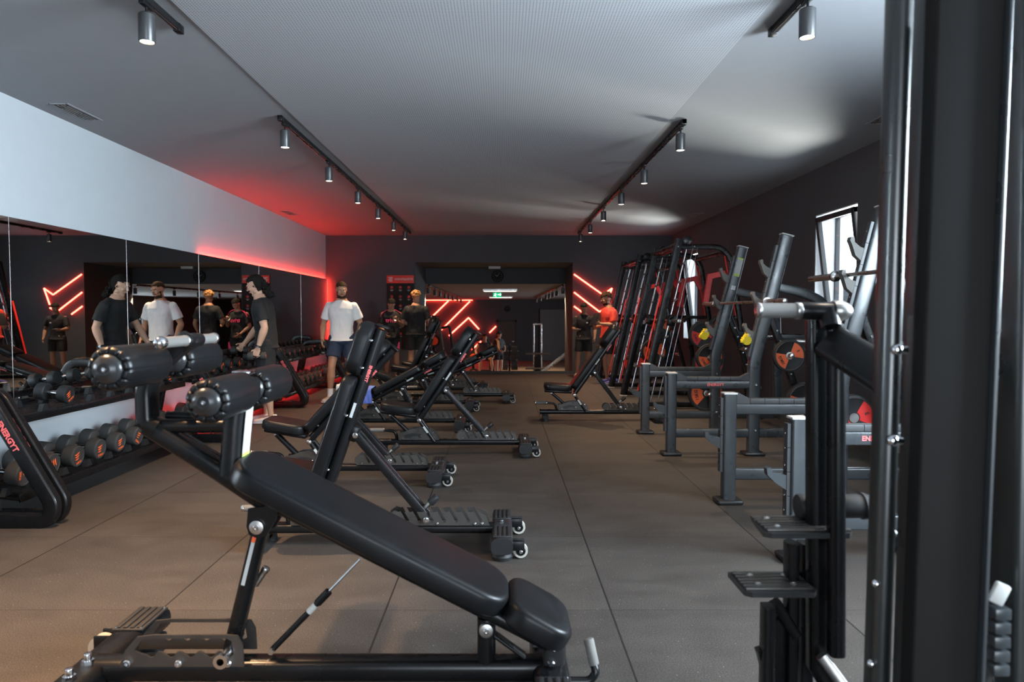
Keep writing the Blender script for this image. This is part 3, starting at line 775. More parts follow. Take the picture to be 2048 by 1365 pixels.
for i, (px, Y, hh) in enumerate(((872, 20.5, 2.05), (893, 22, 1.95), (969, 24.4, 1.5))):
    x = P(px, 700, Y)[0]
    t = thing('chest_press', ['dark plate machine with red glints left in the hall, nearest the opening', 'dark plate machine with yellow collars left of the hall neon', 'low dark machine the seated person in the hall uses'][i], 'gym machine', (x, Y, FZ), 0, 'machines in the hall')
    b = new(M_black); b.rtube([(-.4, 0, .03), (-.4, 0, hh), (.1, 0, hh + .15), (.4, 0, .03)], .08, .08, fil=.1); b.rtube([(-.5, -.3, .03), (.5, -.3, .03)], .07, .06); b.rtube([(-.5, .3, .03), (.5, .3, .03)], .07, .06); b.rtube([(-.45, -.3, .03), (-.45, .3, .03)], .07, .06); b.rtube([(.45, -.3, .03), (.45, .3, .03)], .07, .06); b.build('frame', parent=t)
    b = new(M_vinyl); b.box((0, -.1, .45), (.45, .3, .09), bev=.03); b.build('seat', parent=t)
    b = new(M_vinyl); b.box((.22, -.1, .8), (.09, .3, .6), bev=.03); b.build('backrest', parent=t)
    if i == 2: b = new(M_black); b.box((0, -.62, .17), (.5, .3, .34), bev=.02); b.build('foot_plate', parent=t)
    for q in ((-.38, -.15, 1.62 if hh > 1.9 else .95), (-.38, -.15, 1.1 if hh > 1.9 else .35)):
        b = new(M_rubber); b.lathe([(0, .2), (.05, .2)], q, (0, -1, 0), 24); pl = b.build('disc', parent=t)
        b = new(M_orange); b.lathe([(0, .13), (.006, .13)], (q[0], q[1] - .05, q[2]), (0, -1, 0), 24); b.build('disc_insert', parent=pl)
# ------------------------------------------------------------------ adjustable benches
def pad_rings(L, W, T, corner, bev):
    rings = []
    for z, ins in ((-T / 2, bev * .6), (-T / 2 + bev * .4, bev * .12), (-T / 2 + bev, 0), (T / 2 - bev, 0), (T / 2 - bev * .62, bev * .08), (T / 2 - bev * .3, bev * .3), (T / 2 - bev * .08, bev * .62), (T / 2, bev * 1.05), (T / 2 + bev * .06, bev * 2.4)):
        rings.append([Vector((x, y, z)) for x, y in rrect(L - 2 * ins, W - 2 * ins, max(corner - ins, .003), 6)])
    return rings
def pad(b, c, L, W, T, ang, corner=.07, bev=.02, taper=1.0):
    """cushion: L along the local x tilted up by ang (about -y), W along y"""
    M = Matrix.Rotation(-ang, 3, 'Y'); c = Vector(c)
    rings = []
    for r in pad_rings(L, W, T, corner, bev):
        rings.append([M @ Vector((p.x, p.y * (1 + (taper - 1) * (p.x / L + .5)), p.z)) + c for p in r])
    b.loft(rings); return b
def stitch(b, c, L, W, T, ang, corner=.07, ins=.016, r=.0011, dz=.0):
    M = Matrix.Rotation(-ang, 3, 'Y'); c = Vector(c)
    pts = [M @ Vector((x, y, T / 2 + dz)) + c for x, y in rrect(L - 2 * ins, W - 2 * ins, corner - ins, 8)]
    pts.append(pts[0]); b.tube(pts, r, seg=6)

def make_bench(label, loc, back_deg, seat_deg, rack_x=-.39, group='adjustable benches', rz=0):
    t = thing('adjustable_bench', label, 'bench', loc, rz, group)
    # base
    b = new(M_black)
    b.rtube([(-1.40, 0, .105), (-.03, 0, .105)], .075, .055, r=.02)
    b.cyl((-1.408, 0, .105), (-1.395, 0, .105), .034, seg=16)
    b.build('base_tube', parent=t)
    b = new(M_darkcap)
    b.sweep([(0, -.27, .085), (0, .27, .085)], rrect(.115, .085, .03), side=(1, 0, 0))
    b.box((0, 0, .130), (.09, .12, .012), bev=.004)
    b.build('rear_foot', parent=t); 
    for s in (-1, 1):
        b = new(M_rubber); b.box((0, s * .16, .130), (.10, .17, .012), bev=.004)
        for k in range(4):
            b.box((-.036 + k * .024, s * .16, .138), (.014, .155, .006), bev=.002)
        b.build('tread_pad', parent=t)
        b = new(M_rubber); b.lathe([(0, .055), (.02, .06), (.043, .05)], (0, s * .20, 0), (0, 0, 1), 18); b.build('rubber_foot', parent=t)
        b = new(M_black); b.box((.075, s * .2 - .025, .075), (.09, .008, .05), bev=.003); b.box((.075, s * .2 + .025, .075), (.09, .008, .05), bev=.003); fk = b.build('wheel_fork', parent=t)
        b = new(M_cream); b.lathe([(-.016, .026), (-.016, .038), (.016, .038), (.016, .026)], (.10, s * .2, .045), (0, 1, 0), 22); wh = b.build('wheel', parent=t)
        b = new(M_black); b.lathe([(-.017, .026), (.017, .026)], (.10, s * .2, .045), (0, 1, 0), 18); b.bolt((.10, s * .2 - .028, .045), (0, -1, 0), .010, .008, M_chrome); b.bolt((.10, s * .2 + .028, .045), (0, 1, 0), .010, .008, M_chrome); b.build('wheel_hub', parent=wh)
    b = new(M_chrome); b.bolt((0, 0, .136), (0, 0, 1), .012, .012); b.build('foot_bolt', parent=t)
    b = new(M_black); b.rtube([(-1.34, 0, .08), (-1.34, 0, .045)], .07, .07); b.sweep([(-1.34, -.14, .055), (-1.34, .14, .055)], rrect(.07, .04, .012), side=(1, 0, 0)); b.build('front_foot', parent=t)
    for s in (-1, 1):
        b = new(M_rubber); b.lathe([(0, .036), (.036, .032)], (-1.34, s * .11, 0), (0, 0, 1), 16); b.build('rubber_foot', parent=t)
    # carrying handle
    b = new(M_black); b.tube([(-1.20, 0, .12), (-1.215, 0, .205), (-1.33, 0, .215)], .014, fil=.05); hd = b.build('carry_handle', parent=t)
    b = new(M_grip); b.cyl((-1.325, 0, .215), (-1.45, 0, .215), .019, seg=16); b.build('handle_grip', parent=hd)
    b = new(M_chrome); b.cyl((-1.45, 0, .215), (-1.468, 0, .215), .020, bev=.004, seg=16); b.cyl((-1.318, 0, .215), (-1.327, 0, .215), .021, seg=16); b.build('handle_end_cap', parent=hd)
    # seat bracket plates
    for s in (-1, 1):
        b = new(M_plate)
        out = [(-1.18, .13), (-.80, .13), (-.84, .20), (-.90, .235), (-1.00, .24), (-1.06, .235), (-1.12, .21), (-1.18, .20)]
        b.prism(out, (1, 0, 0), (0, 0, 1), (0, s * .045, 0), .006, (0, 1, 0)); pl = b.build('seat_bracket', parent=t)
        b = new(M_darkcap); b.prism([(-1.13, .175), (-1.05, .195), (-.97, .185), (-.965, .155), (-.99, .15), (-1.0, .17), (-1.05, .165), (-1.07, .15), (-1.12, .15)], (1, 0, 0), (0, 0, 1), (0, s * .0485, 0), .002, (0, 1, 0)); b.build('slot', parent=pl)
        b = new(M_chrome)
        for q in ((-1.14, .145), (-.86, .20), (-.85, .15), (-.97, .165)): b.bolt((q[0], s * .049, q[1]), (0, s, 0), .008, .006)
        b.each('bolt', parent=pl)
    # ladder plates with hook slots
    n = 7
    for s in (-1, 1):
        out = [(-.62, .13), (-.07, .13), (-.09, .185)]
        xs = [(-.135 - k * .068) for k in range(n)]
        for x in xs:
            out += [(x, .207), (x + .026, .160), (x + .024, .150), (x + .012, .148), (x - .016, .198), (x - .024, .211), (x - .034, .206)]
        out += [(-.60, .215), (-.635, .19), (-.64, .155)]
        b = new(M_plate); b.prism(out, (1, 0, 0), (0, 0, 1), (0, s * .045, 0), .006, (0, 1, 0)); pl = b.build('ladder_plate', parent=t)
        b = new(M_chrome)
        for q in ((-.58, .145), (-.36, .142), (-.15, .142), (-.11, .142)): b.bolt((q[0], s * .049, q[1]), (0, s, 0), .007, .006)
        b.each('bolt', parent=pl)
    # column and pivot
    px_, pz_ = -.985, .315
    b = new(M_black)
    for s in (-1, 1): b.tube([(px_, s * .048, pz_), (-.845, s * .048, .115)], .017)
    b.each('column', parent=t)
    b = new(M_label); M = Matrix.Rotation(math.atan2(.14, -.20) , 3, 'Y')
    b.box((-.925, -.0655, .23), (.02, .002, .07), rot=Matrix.Rotation(R(-35), 3, 'Y')); b.build('warning_label', parent=t)
    b = new(M_steel); b.cyl((px_, -.075, pz_), (px_, .075, pz_), .020, bev=.004); b.bolt((px_, -.075, pz_), (0, -1, 0), .010, .006, M_chrome); b.build('pivot', parent=t)
    # seat
    sa = R(seat_deg)
    d = Vector((-math.cos(sa), 0, math.sin(sa)))        # towards the front
    up = Vector((math.sin(sa), 0, math.cos(sa)))
    s0 = Vector((px_ - .02, 0, pz_ + .015))
    b = new(M_vinyl); c = s0 + d * .185 + up * .075
    pad(b, c, .34, .30, .075, -sa, corner=.08, bev=.022); st = b.build('seat', parent=t)
    b = new(M_black); b.box(s0 + d * .18 + up * .018, (.33, .10, .035), rot=Matrix.Rotation(sa, 3, 'Y'), bev=.008); b.build('seat_frame', parent=t)
    q = s0 + d * .26 + up * -.005
    b = new(M_black); b.rtube([q, (-1.06, 0, .165)], .05, .035); b.build('seat_strut', parent=t)
    b = new(M_chrome)
    for y_ in (-.03, .03): b.bolt((q.x, y_, q.z), (0, math.copysign(1, y_), 0), .012, .008)
    b.bolt((-1.06, -.03, .165), (0, -1, 0), .014, .008); b.each('strut_bolt', parent=t)
    # backrest
    ba = R(back_deg)
    e = Vector((math.cos(ba), 0, math.sin(ba))); u = Vector((-math.sin(ba), 0, math.cos(ba)))
    b0 = Vector((px_ + .03, 0, pz_ + .02))
    pc = b0 + u * .085
    b = new(M_vinyl); pad(b, pc + e * .33, .62, .28, .072, ba, corner=.05, bev=.022); bk = b.build('backrest', parent=t)
    b = new(M_vinyl); pad(b, pc + e * .80 + u * .006, .30, .27, .085, ba + R(-4) * 0, corner=.085, bev=.026); b.build('head_pad', parent=t)
    b = new(M_black)
    b.rtube([b0 + e * -.01 + u * .02, b0 + e * .93 + u * .02], .10, .055, r=.018)
    b.box(b0 + e * .95 + u * .02, (.012, .085, .075), rot=Matrix.Rotation(-ba, 3, 'Y'), bev=.004)
    fr = b.build('back_frame', parent=t)
    b = new(M_chrome)
    for k in (.1, .42, .70, .86):
        for s in (-1, 1): b.bolt(b0 + e * k + u * .045 + Vector((0, s * .05, 0)), (0, s, 0), .007, .006)
    b.each('frame_bolt', parent=fr)
    text_part('lettering', 'ENERGYT', .022, b0 + e * .68 + u * .004 + Vector((0, -.0512, 0)), -e, -u, M_pink, fr, bold=.0012)
    b = new(M_label); b.box(b0 + e * .46 + u * .02 + Vector((0, -.0508, 0)), (.085, .002, .016), rot=Matrix.Rotation(-ba, 3, 'Y')); b.build('label_strip', parent=fr)
    # support strut from the back frame down to the ladder
    a = b0 + e * .33 + u * -.035; g = Vector((rack_x, 0, .165))
    b = new(M_black)
    b.box(a + u * .02, (.09, .06, .06), rot=Matrix.Rotation(-ba, 3, 'Y'), bev=.01)
    for s in (-1, 1): b.rtube([a + Vector((0, s * .032, 0)), g + Vector((0, s * .032, 0))], .014, .048, r=.004)
    dd = (g - a).normalized()
    b.rtube([a + dd * .06, g - dd * .02], .05, .036, r=.01)
    b.build('support_strut', parent=t)
    b = new(M_chrome); b.cyl(a + Vector((0, -.045, 0)), a + Vector((0, .045, 0)), .014); b.bolt(a + Vector((0, -.045, 0)), (0, -1, 0), .016, .006); b.build('strut_pin', parent=t)
    b = new(M_chrome); b.cyl(g + Vector((0, -.06, 0)), g + Vector((0, .06, 0)), .013); b.bolt(g + Vector((0, -.06, 0)), (0, -1, 0), .018, .008); b.build('strut_pin', parent=t)
    k0 = g - dd * .05
    kp = Vector((.75, 0, .66)).normalized()
    b = new(M_steel); b.cyl(k0, k0 + kp * .07, .014); kn = b.build('adjusting_lever', parent=t)
    b = new(M_darkcap); b.cyl(k0 + kp * .06, k0 + kp * .12, .022, bev=.005, seg=10); b.build('lever_grip', parent=kn)
    return t

make_bench('nearly upright black bench standing right behind the large decline bench', (0.0, 3.82, 0), 71, 8, rack_x=-.42)
make_bench('black bench whose seat shows between the man in trainers and the upright backrest', (-.51, 5.34, 0), 47, 10, rack_x=-.36)
make_bench('steep black bench in the middle, its wheels farthest right, ladder plates in full view', (.215, 6.4, 0), 56, 8, rack_x=-.36)
make_bench('flat-set black bench with long tan-lit pad, a blue towel on its seat', (-.47, 7.7, 0), 28.5, 16, rack_x=-.50)
make_bench('low black bench with raised tan-lit seat behind the long flat-set pad', (-.44, 9.3, 0), 18, 20, rack_x=-.52)
make_bench('low-set black bench whose headrest points at the man in the grey cap', (.06, 10.15, 0), 25, 14, rack_x=-.45)
make_bench('black bench in front of the curly-haired man, partly hidden by the upright one', (-.43, 10.95, 0), 64, 8, rack_x=-.36)
make_bench('farthest upright black bench, just right of the curly-haired man', (-.37, 11.75, 0), 75, 8, rack_x=-.42)
make_bench('black bench standing alone to the right of the walkway, beside the squat racks', (1.87, 8.37, 0), 55, 3, rack_x=-.42)

# towel on the fourth bench
M_towel = mat('blue_towel', (0.13, 0.20, 0.62), .9, bump=.6, bscale=250, var=.25, vscale=12)
def towel(name, label, cat, mt, org, w_, drop0, drop1, seed):
    rnd = random.Random(seed); b = new(mt); nx, ny = 14, 26
    g = []
    for j in range(ny):
        row = []; s = j / (ny - 1) * (drop0 + drop1 + .26)
        for i in range(nx):
            x = (i / (nx - 1) - .5) * w_
            wv = .010 * math.sin(i * 1.1 + seed) + .006 * math.sin(j * .7 + i * .5)
            if s < drop0: y, z = -.155 - abs(wv) * 1.5, -(drop0 - s)
            elif s < drop0 + .26: y, z = -.155 + (s - drop0) * .31 / .26, .004 + abs(wv) * .4
            else: y, z = .155 + abs(wv) * 1.5, -(s - drop0 - .26)
            row.append(Vector((x + .02 * math.sin(s * 9 + seed) * (abs(z) * 3), y, z)))
        g.append(row)
    vt = [[b.bm.verts.new(p) for p in r] for r in g]
    lo = [[b.bm.verts.new(p + Vector((0, (.006 if p.y < 0 else -.006) * (1 if p.z < 0 else 0), -.006 if p.z >= 0 else 0))) for p in r] for r in g]
    for j in range(ny - 1):
        for i in range(nx - 1):
            b.face([vt[j][i], vt[j][i + 1], vt[j + 1][i + 1], vt[j + 1][i]]); b.face([lo[j][i], lo[j + 1][i], lo[j + 1][i + 1], lo[j][i + 1]])
    for j in range(ny - 1):
        b.face([vt[j][0], vt[j + 1][0], lo[j + 1][0], lo[j][0]]); b.face([vt[j][-1], lo[j][-1], lo[j + 1][-1], vt[j + 1][-1]])
    for i in range(nx - 1):
        b.face([vt[0][i], lo[0][i], lo[0][i + 1], vt[0][i + 1]]); b.face([vt[-1][i], vt[-1][i + 1], lo[-1][i + 1], lo[-1][i]])
    o = b.build(name, smooth=80, loc=org); return tag(o, label, cat)
towel('towel', 'blue towel hanging over the seat of the flat-set bench', 'towel', M_towel, (-.47 - 1.06, 7.7, .475), .17, .16, .14, 2)
towel('towel', 'white towel end hanging left of the upright backrest', 'towel', M_white, (-.47 - 1.30, 7.7, .515), .12, .13, .10, 5)

# ------------------------------------------------------------------ the large decline bench in front
YC = 2.30
def Q(px, py, dy=0.0): p = P(px, py, YC); return Vector((p[0], dy, p[2]))       # local: y about the bench's own centre plane
dt = thing('decline_bench', 'large black decline bench with four foam rollers filling the foreground', 'bench', (0, YC, 0))
# base
b = new(M_black)
b.rtube([(-1.40, 0, .10), (.16, 0, .10)], .085, .075, r=.026)
b.build('base_tube', parent=dt)
def cross_foot(x, ylen, yoff, nm_):
    b = new(M_black); b.sweep([(x, yoff - ylen / 2, .085), (x, yoff + ylen / 2, .085)], rrect(.125, .085, .03), side=(1, 0, 0))
    f = b.build(nm_, parent=dt)
    for s in (-1, 1):
        b = new(M_rubber); y_ = yoff + s * (ylen / 2 - .11); b.box((x, y_, .1295), (.115, .20, .008), bev=.003)
        for k in range(4): b.box((x - .039 + k * .026, y_, .136), (.015, .18, .006), bev=.002)
        pdn = b.build('tread_pad', parent=f)
        b = new(M_chrome)
        for k in (-1, 1):
            for j in (-1, 1): b.bolt((x + j * .045, y_ + k * .088, .1335), (0, 0, 1), .005, .004)
        b.each('tread_screw', parent=f)
        b = new(M_rubber); b.box((x, yoff + s * (ylen / 2 - .07), .021), (.12, .10, .042), bev=.01); b.build('rubber_foot', parent=f)
    return f
rf = cross_foot(-1.40, .80, 0.02, 'rear_foot'); ff = cross_foot(.165, .62, -.02, 'front_foot')
for y_ in (-.13, -.03): b = new(M_chrome); b.cyl((-1.40, y_, .128), (-1.40, y_, .165), .013, seg=12, bev=.003); b.cyl((-1.40, y_, .128), (-1.40, y_, .142), .02, seg=6); b.build('foot_bolt', parent=rf)
for s in (-1, 1):
    b = new(M_cream); b.lathe([(-.02, .02), (-.02, .045), (.02, .045), (.02, .02)], (-1.515, s * .22 + .03, .05), (0, 1, 0), 24); wh = b.build('wheel', parent=dt)
    b = new(M_black); b.box((-1.48, s * .22 + .03 - .03, .075), (.10, .01, .06), bev=.004); b.box((-1.48, s * .22 + .03 + .03, .075), (.10, .01, .06), bev=.004); b.cyl((-1.515, s * .22 - .005, .05), (-1.515, s * .22 + .065, .05), .012); b.build('wheel_fork', parent=wh)
# toothed adjusting plates
for s in (-1, 1):
    x0, x1 = -1.275, -.86
    out = [(x1 - .055, .243), (x0 + .12, .243), (x0 + .06, .236), (x0 + .02, .190), (x0, .135), (x1, .135), (x1 - .004, .21), (x1 - .02, .240), (x1 - .0551, .243)]
    inn = [(x1 - .0551, .230), (x1 - .040, .222), (x1 - .034, .178), (x1 - .046, .168), (x1 - .058, .176)]
    for k in range(4):
        xx = x1 - .078 - k * .066
        inn += [(xx, .186), (xx - .010, .186), (xx - .026, .168), (xx - .036, .166), (xx - .046, .174)]
    inn += [(x0 + .060, .184), (x0 + .050, .190), (x0 + .075, .226), (x0 + .12, .231), (x1 - .055, .231)]
    b = new(M_plate); b.prism(out + inn, (1, 0, 0), (0, 0, 1), (0, s * .06, 0), .007, (0, 1, 0)); pl = b.build('adjusting_plate', parent=dt)
    b = new(M_chrome)
    for xx in (x0 + .03, x0 + .20, x1 - .05): b.bolt((xx, s * .064, .150), (0, s, 0), .013, .014)
    b.each('bolt', parent=pl)
# support leg
pv = Q(525, 1045); ft = Q(464, 1296)
d = (ft - pv).normalized()
b = new(M_black); b.rtube([pv + d * .01, ft], .07, .050, r=.022); sl = b.build('support_leg', parent=dt)
for s in (-1, 1):
    b = new(M_black); b.prism([(-.030, .06), (.075, .075), (.06, .02), (.030, -.030), (0, -.040), (-.028, -.028), (-.036, 0)], (1, 0, 0), (0, 0, 1), pv + Vector((0, s * .045, 0)), .010, (0, 1, 0)); b.build('pivot_bracket', parent=dt)
b = new(M_steel); b.cyl(pv + Vector((0, -.062, 0)), pv + Vector((0, .062, 0)), .024, seg=28, bev=.003); b.bolt(pv + Vector((0, -.062, 0)), (0, -1, 0), .010, .006, M_chrome); b.build('pivot_disc', parent=dt)
b = new(M_label); rot = Matrix.Rotation(math.atan2(-d.x, -d.z), 3, 'Y')
b.box(pv + d * .135 + Vector((-.005, -.0362, 0)), (.012, .002, .15), rot=rot); b.build('label_strip', parent=sl)
b = new(M_orange); b.box(pv + d * .048 + Vector((-.005, -.0364, 0)), (.013, .002, .022), rot=rot); b.build('red_tip', parent=sl)
b = new(M_chrome); b.cyl(ft + Vector((-.0, -.10, 0)), ft + Vector((0, .09, 0)), .015, seg=18, bev=.003); b.cyl(ft + Vector((0, -.10, 0)), ft + Vector((0, -.085, 0)), .024, seg=20); b.build('locking_pin', parent=dt)
b = new(M_steel); q = pv + d * .235; b.cyl(q + Vector((.02, .03, 0)), q + Vector((.05, .03, .045)), .012); b.cyl(q + Vector((.05, .03, .045)), q + Vector((.06, .03, .06)), .014, bev=.003); b.build('release_lever', parent=dt)
# gas strut
g0, g1 = Q(727, 1112), Q(545, 1300); gd = (g1 - g0)
b = new(M_black); b.cyl(g0 + gd * .42, g1, .0105, seg=14); b.cyl(g0 + gd * .38, g0 + gd * .50, .014, seg=14); gs = b.build('gas_strut', parent=dt)
b = new(M_chrome); b.cyl(g0, g0 + gd * .42, .0045, seg=10); b.build('strut_rod', parent=gs)
for q_ in (g0, g1): b = new(M_chrome); b.cyl(q_ + Vector((0, -.02, 0)), q_ + Vector((0, .02, 0)), .010); b.build('strut_end', parent=gs)
b = new(M_label); b.cyl(g0 + gd * .52, g0 + gd * .60, .0112, seg=14); b.build('strut_label', parent=gs)
# pads
pslope = math.atan(.520)
p0 = Vector((-.868, 0, .842)); p1 = Vector((.030, 0, .842 - .898 * .520))
L = (p1 - p0).length; un = Vector((math.sin(pslope), 0, math.cos(pslope))); al = (p1 - p0).normalized()
pcn = (p0 + p1) / 2 - un * .037
b = new(M_vinyl); pad(b, pcn, L, .30, .074, -pslope, corner=.10, bev=.020); mp_ = b.build('main_pad', parent=dt)
b = new(M_vinyl); stitch(b, pcn, L, .30, .074, -pslope, corner=.10, ins=.010, r=.0016, dz=-.006); b.build('piping', parent=mp_)
sp = math.atan(.56)
q0 = Vector((.045, 0, .378)); q1 = Vector((.225, 0, .378 - .18 * .56)); sun = Vector((math.sin(sp), 0, math.cos(sp)))
b = new(M_vinyl); sc_ = (q0 + q1) / 2 - sun * .037 + Vector((.0, 0, -.005))
pad(b, sc_, (q1 - q0).length + .03, .30, .08, -sp, corner=.08, bev=.022); st_ = b.build('seat_pad', parent=dt)
b = new(M_vinyl); stitch(b, sc_, (q1 - q0).length + .03, .30, .08, -sp, corner=.08, ins=.011, r=.0016, dz=-.007); b.build('piping', parent=st_)
b = new(M_black)
b.rtube([p0 - un * .10 + al * .10, p1 - un * .10 - al * .04], .09, .055, r=.02)
b.rtube([p1 - un * .10 - al * .05, q1 - sun * .105 + Vector((-.0, 0, 0))], .09, .05, r=.02)
for k in (.25, .55, .85): b.box(p0.lerp(p1, k) - un * .078, (.06, .22, .006), rot=Matrix.Rotation(pslope, 3, 'Y'))
b.build('pad_frame', parent=dt)
# seat post
b = new(M_black); pt = Q(973, 1250)
b.rtube([(pt.x, 0, .12), (pt.x, 0, pt.z + .03)], .075, .062, r=.026)
b.rtube([(pt.x + .01, 0, pt.z - .02), (pt.x + .13, 0, .14)], .045, .012, r=.004)
b.build('seat_post', parent=dt)
b = new(M_steel); b.cyl(pt + Vector((0, -.052, 0)), pt + Vector((0, .052, 0)), .024, seg=26, bev=.003); b.bolt(pt + Vector((0, -.052, 0)), (0, -1, 0), .010, .006, M_chrome); b.build('pivot_disc', parent=dt)
b = new(M_darkcap); b.rtube([(.175, 0, .12), (.185, 0, .27)], .09, .075, r=.02); b.build('front_post', parent=dt)
b = new(M_chrome); b.bolt((.165, -.05, .135), (0, 0, 1), .014, .014); b.build('post_bolt', parent=dt)
# carry handle at the right end
b = new(M_black); b.tube([(.20, -.06, .085), (.295, -.06, .085), (.315, -.06, .115), (.308, -.05, .135)], .014, fil=.03); ch = b.build('carry_handle', parent=dt)
b = new(M_grip); b.cyl((.309, -.05, .135), (.292, -.03, .215), .017, bev=.003); b.build('handle_grip', parent=ch)
# leg holder frame
b = new(M_black)
ab = [Q(298, 852), Q(430, 935), Q(560, 1022)]
b.rtube(ab, .07, .062, r=.022, fil=.04)
for s in (-1, 1): b.rtube([Q(300, 858) + Vector((0, s * .02 + .06, 0)), Q(460, 948) + Vector((0, s * .0 + .05, 0))], .03, .04, r=.01)
b.build('leg_arm', parent=dt)
b = new(M_black)
b.rtube([Q(322, 856), Q(296, 846), Q(293, 765), Q(330, 718), Q(378, 676)], .075, .060, r=.02, fil=.05, n=6)
b.build('upper_post', parent=dt)
b = new(M_black); b.tube([Q(310, 852), Q(452, 852)], .024, seg=20); b.cyl(Q(450, 852), Q(456, 852), .026); b.tube([Q(320, 836) + Vector((0, .05, 0)), Q(440, 842) + Vector((0, .05, 0))], .016); b.build('link_tube', parent=dt)
b = new(M_black); b.rtube([Q(466, 948), Q(472, 850), Q(484, 752)], .10, .070, r=.026); up = b.build('lower_post', parent=dt)
b = new(M_chrome); b.box(Q(488, 745), (.06, .07, .014), bev=.004); b.build('post_cap', parent=up)
xf_ = Q(472, 850).x + .036
b = new(M_label); 
a0, a1 = Q(481, 775) + Vector((.0375, 0, 0)), Q(467.5, 925) + Vector((.0375, 0, 0)); b.rtube([a0 , a1], .062, .003, r=.001); b.build('instruction_label', parent=up)
b = new(M_lime); dl = (a1 - a0); b.rtube([a0 + dl * .86 + Vector((.0008, 0, 0)), a0 + dl * 1.0 + Vector((.0008, 0, 0))], .063, .003, r=.001); b.build('lime_label_band', parent=up)
def roller(x, z, y0, y1, nm='foam_roller', mirror=False):
    """ gathered-end vinyl roller; y local """
    r = .066; b = new(M_vinyl); L = y1 - y0; seg = 132
    prof = [(0.010, .030), (0.004, .042), (0.000, .050), (.003, .057), (.010, .0635), (.022, .066), (L - .022, .066), (L - .010, .0635), (L - .003, .057), (L, .050), (L - .004, .042), (L - .010, .030)]
    rings = []
    for h, rr in prof:
        ring = []
        edge = max(0, 1 - min(h, L - h) / .026)
        for k in range(seg):
            a = 2 * math.pi * k / seg
            g_ = (1 - abs(math.sin(a * 6 + .3))) ** 4
            f = 1 - .03 * edge * g_
            dh = .0075 * edge * g_ * (1 if h < L / 2 else -1)
            ring.append(Vector((x + rr * f * math.cos(a), y0 + h + dh, z + rr * f * math.sin(a))))
        rings.append(ring)
    b.loft(rings); o = b.build(nm, parent=dt, smooth=50)
    for yy, dr in ((y0, -1), (y1, 1)):
        b = new(M_darkcap)
        b.lathe([(-.010, .044), (-.002, .044), (.006, .041), (.014, .031), (.019, .018), (.0175, .0165), (.017, .010), (.019, .009), (.019, .001)], (x, yy, z), (0, dr, 0), 40)
        cp_ = b.build('roller_end_cap', parent=o)
        b = new(M_chrome); b.bolt((x, yy + dr * .017, z), (0, dr, 0), .0065, .005); b.build('roller_bolt', parent=cp_) if False else b.build('roller_bolt', parent=o)
rx, rz_ = -1.135, 1.152
roller(rx, rz_, 1.965 - YC, 2.235 - YC); roller(rx, rz_, 2.365 - YC, 2.635 - YC)
rx2, rz2 = -.862, 1.054
roller(rx2, rz2, 1.985 - YC, 2.255 - YC); roller(rx2, rz2, 2.345 - YC, 2.615 - YC)
b = new(M_black); b.cyl((rx, -.34, rz_), (rx, .34, rz_), .014); b.box((rx, 0, rz_), (.05, .07, .07), bev=.01); b.build('roller_axle', parent=dt)
b = new(M_black); b.cyl((rx2, -.32, rz2), (rx2, .33, rz2), .014); b.box((rx2 + .01, .0, rz2), (.06, .065, .08), bev=.01); b.build('roller_axle', parent=dt)
hx_, hz_ = -1.040, 1.223
b = new(M_grip); b.cyl((hx_, -.20, hz_), (hx_, -.055, hz_), .0175, seg=20); b.cyl((hx_, .055, hz_), (hx_, .165, hz_), .0175, seg=20); hb = b.build('handle_grip', parent=dt)
b = new(M_chrome)
for y_ in (-.052, .052): b.cyl((hx_, y_ - .006, hz_), (hx_, y_ + .006, hz_), .0195, seg=20, bev=.002)
b.ball((hx_, -.215, hz_), .021, 18, sc=(1, 1.1, 1)); b.cyl((hx_, .16, hz_), (hx_, .178, hz_), .0205, bev=.005); b.each('grip_collar', parent=hb)
b = new(M_black); b.cyl((hx_, -.048, hz_), (hx_, .048, hz_), .023, seg=20); b.box((hx_ - .01, 0, hz_ - .01), (.07, .05, .045), rot=Matrix.Rotation(R(-35), 3, 'Y'), bev=.01); b.build('grip_bracket', parent=dt)
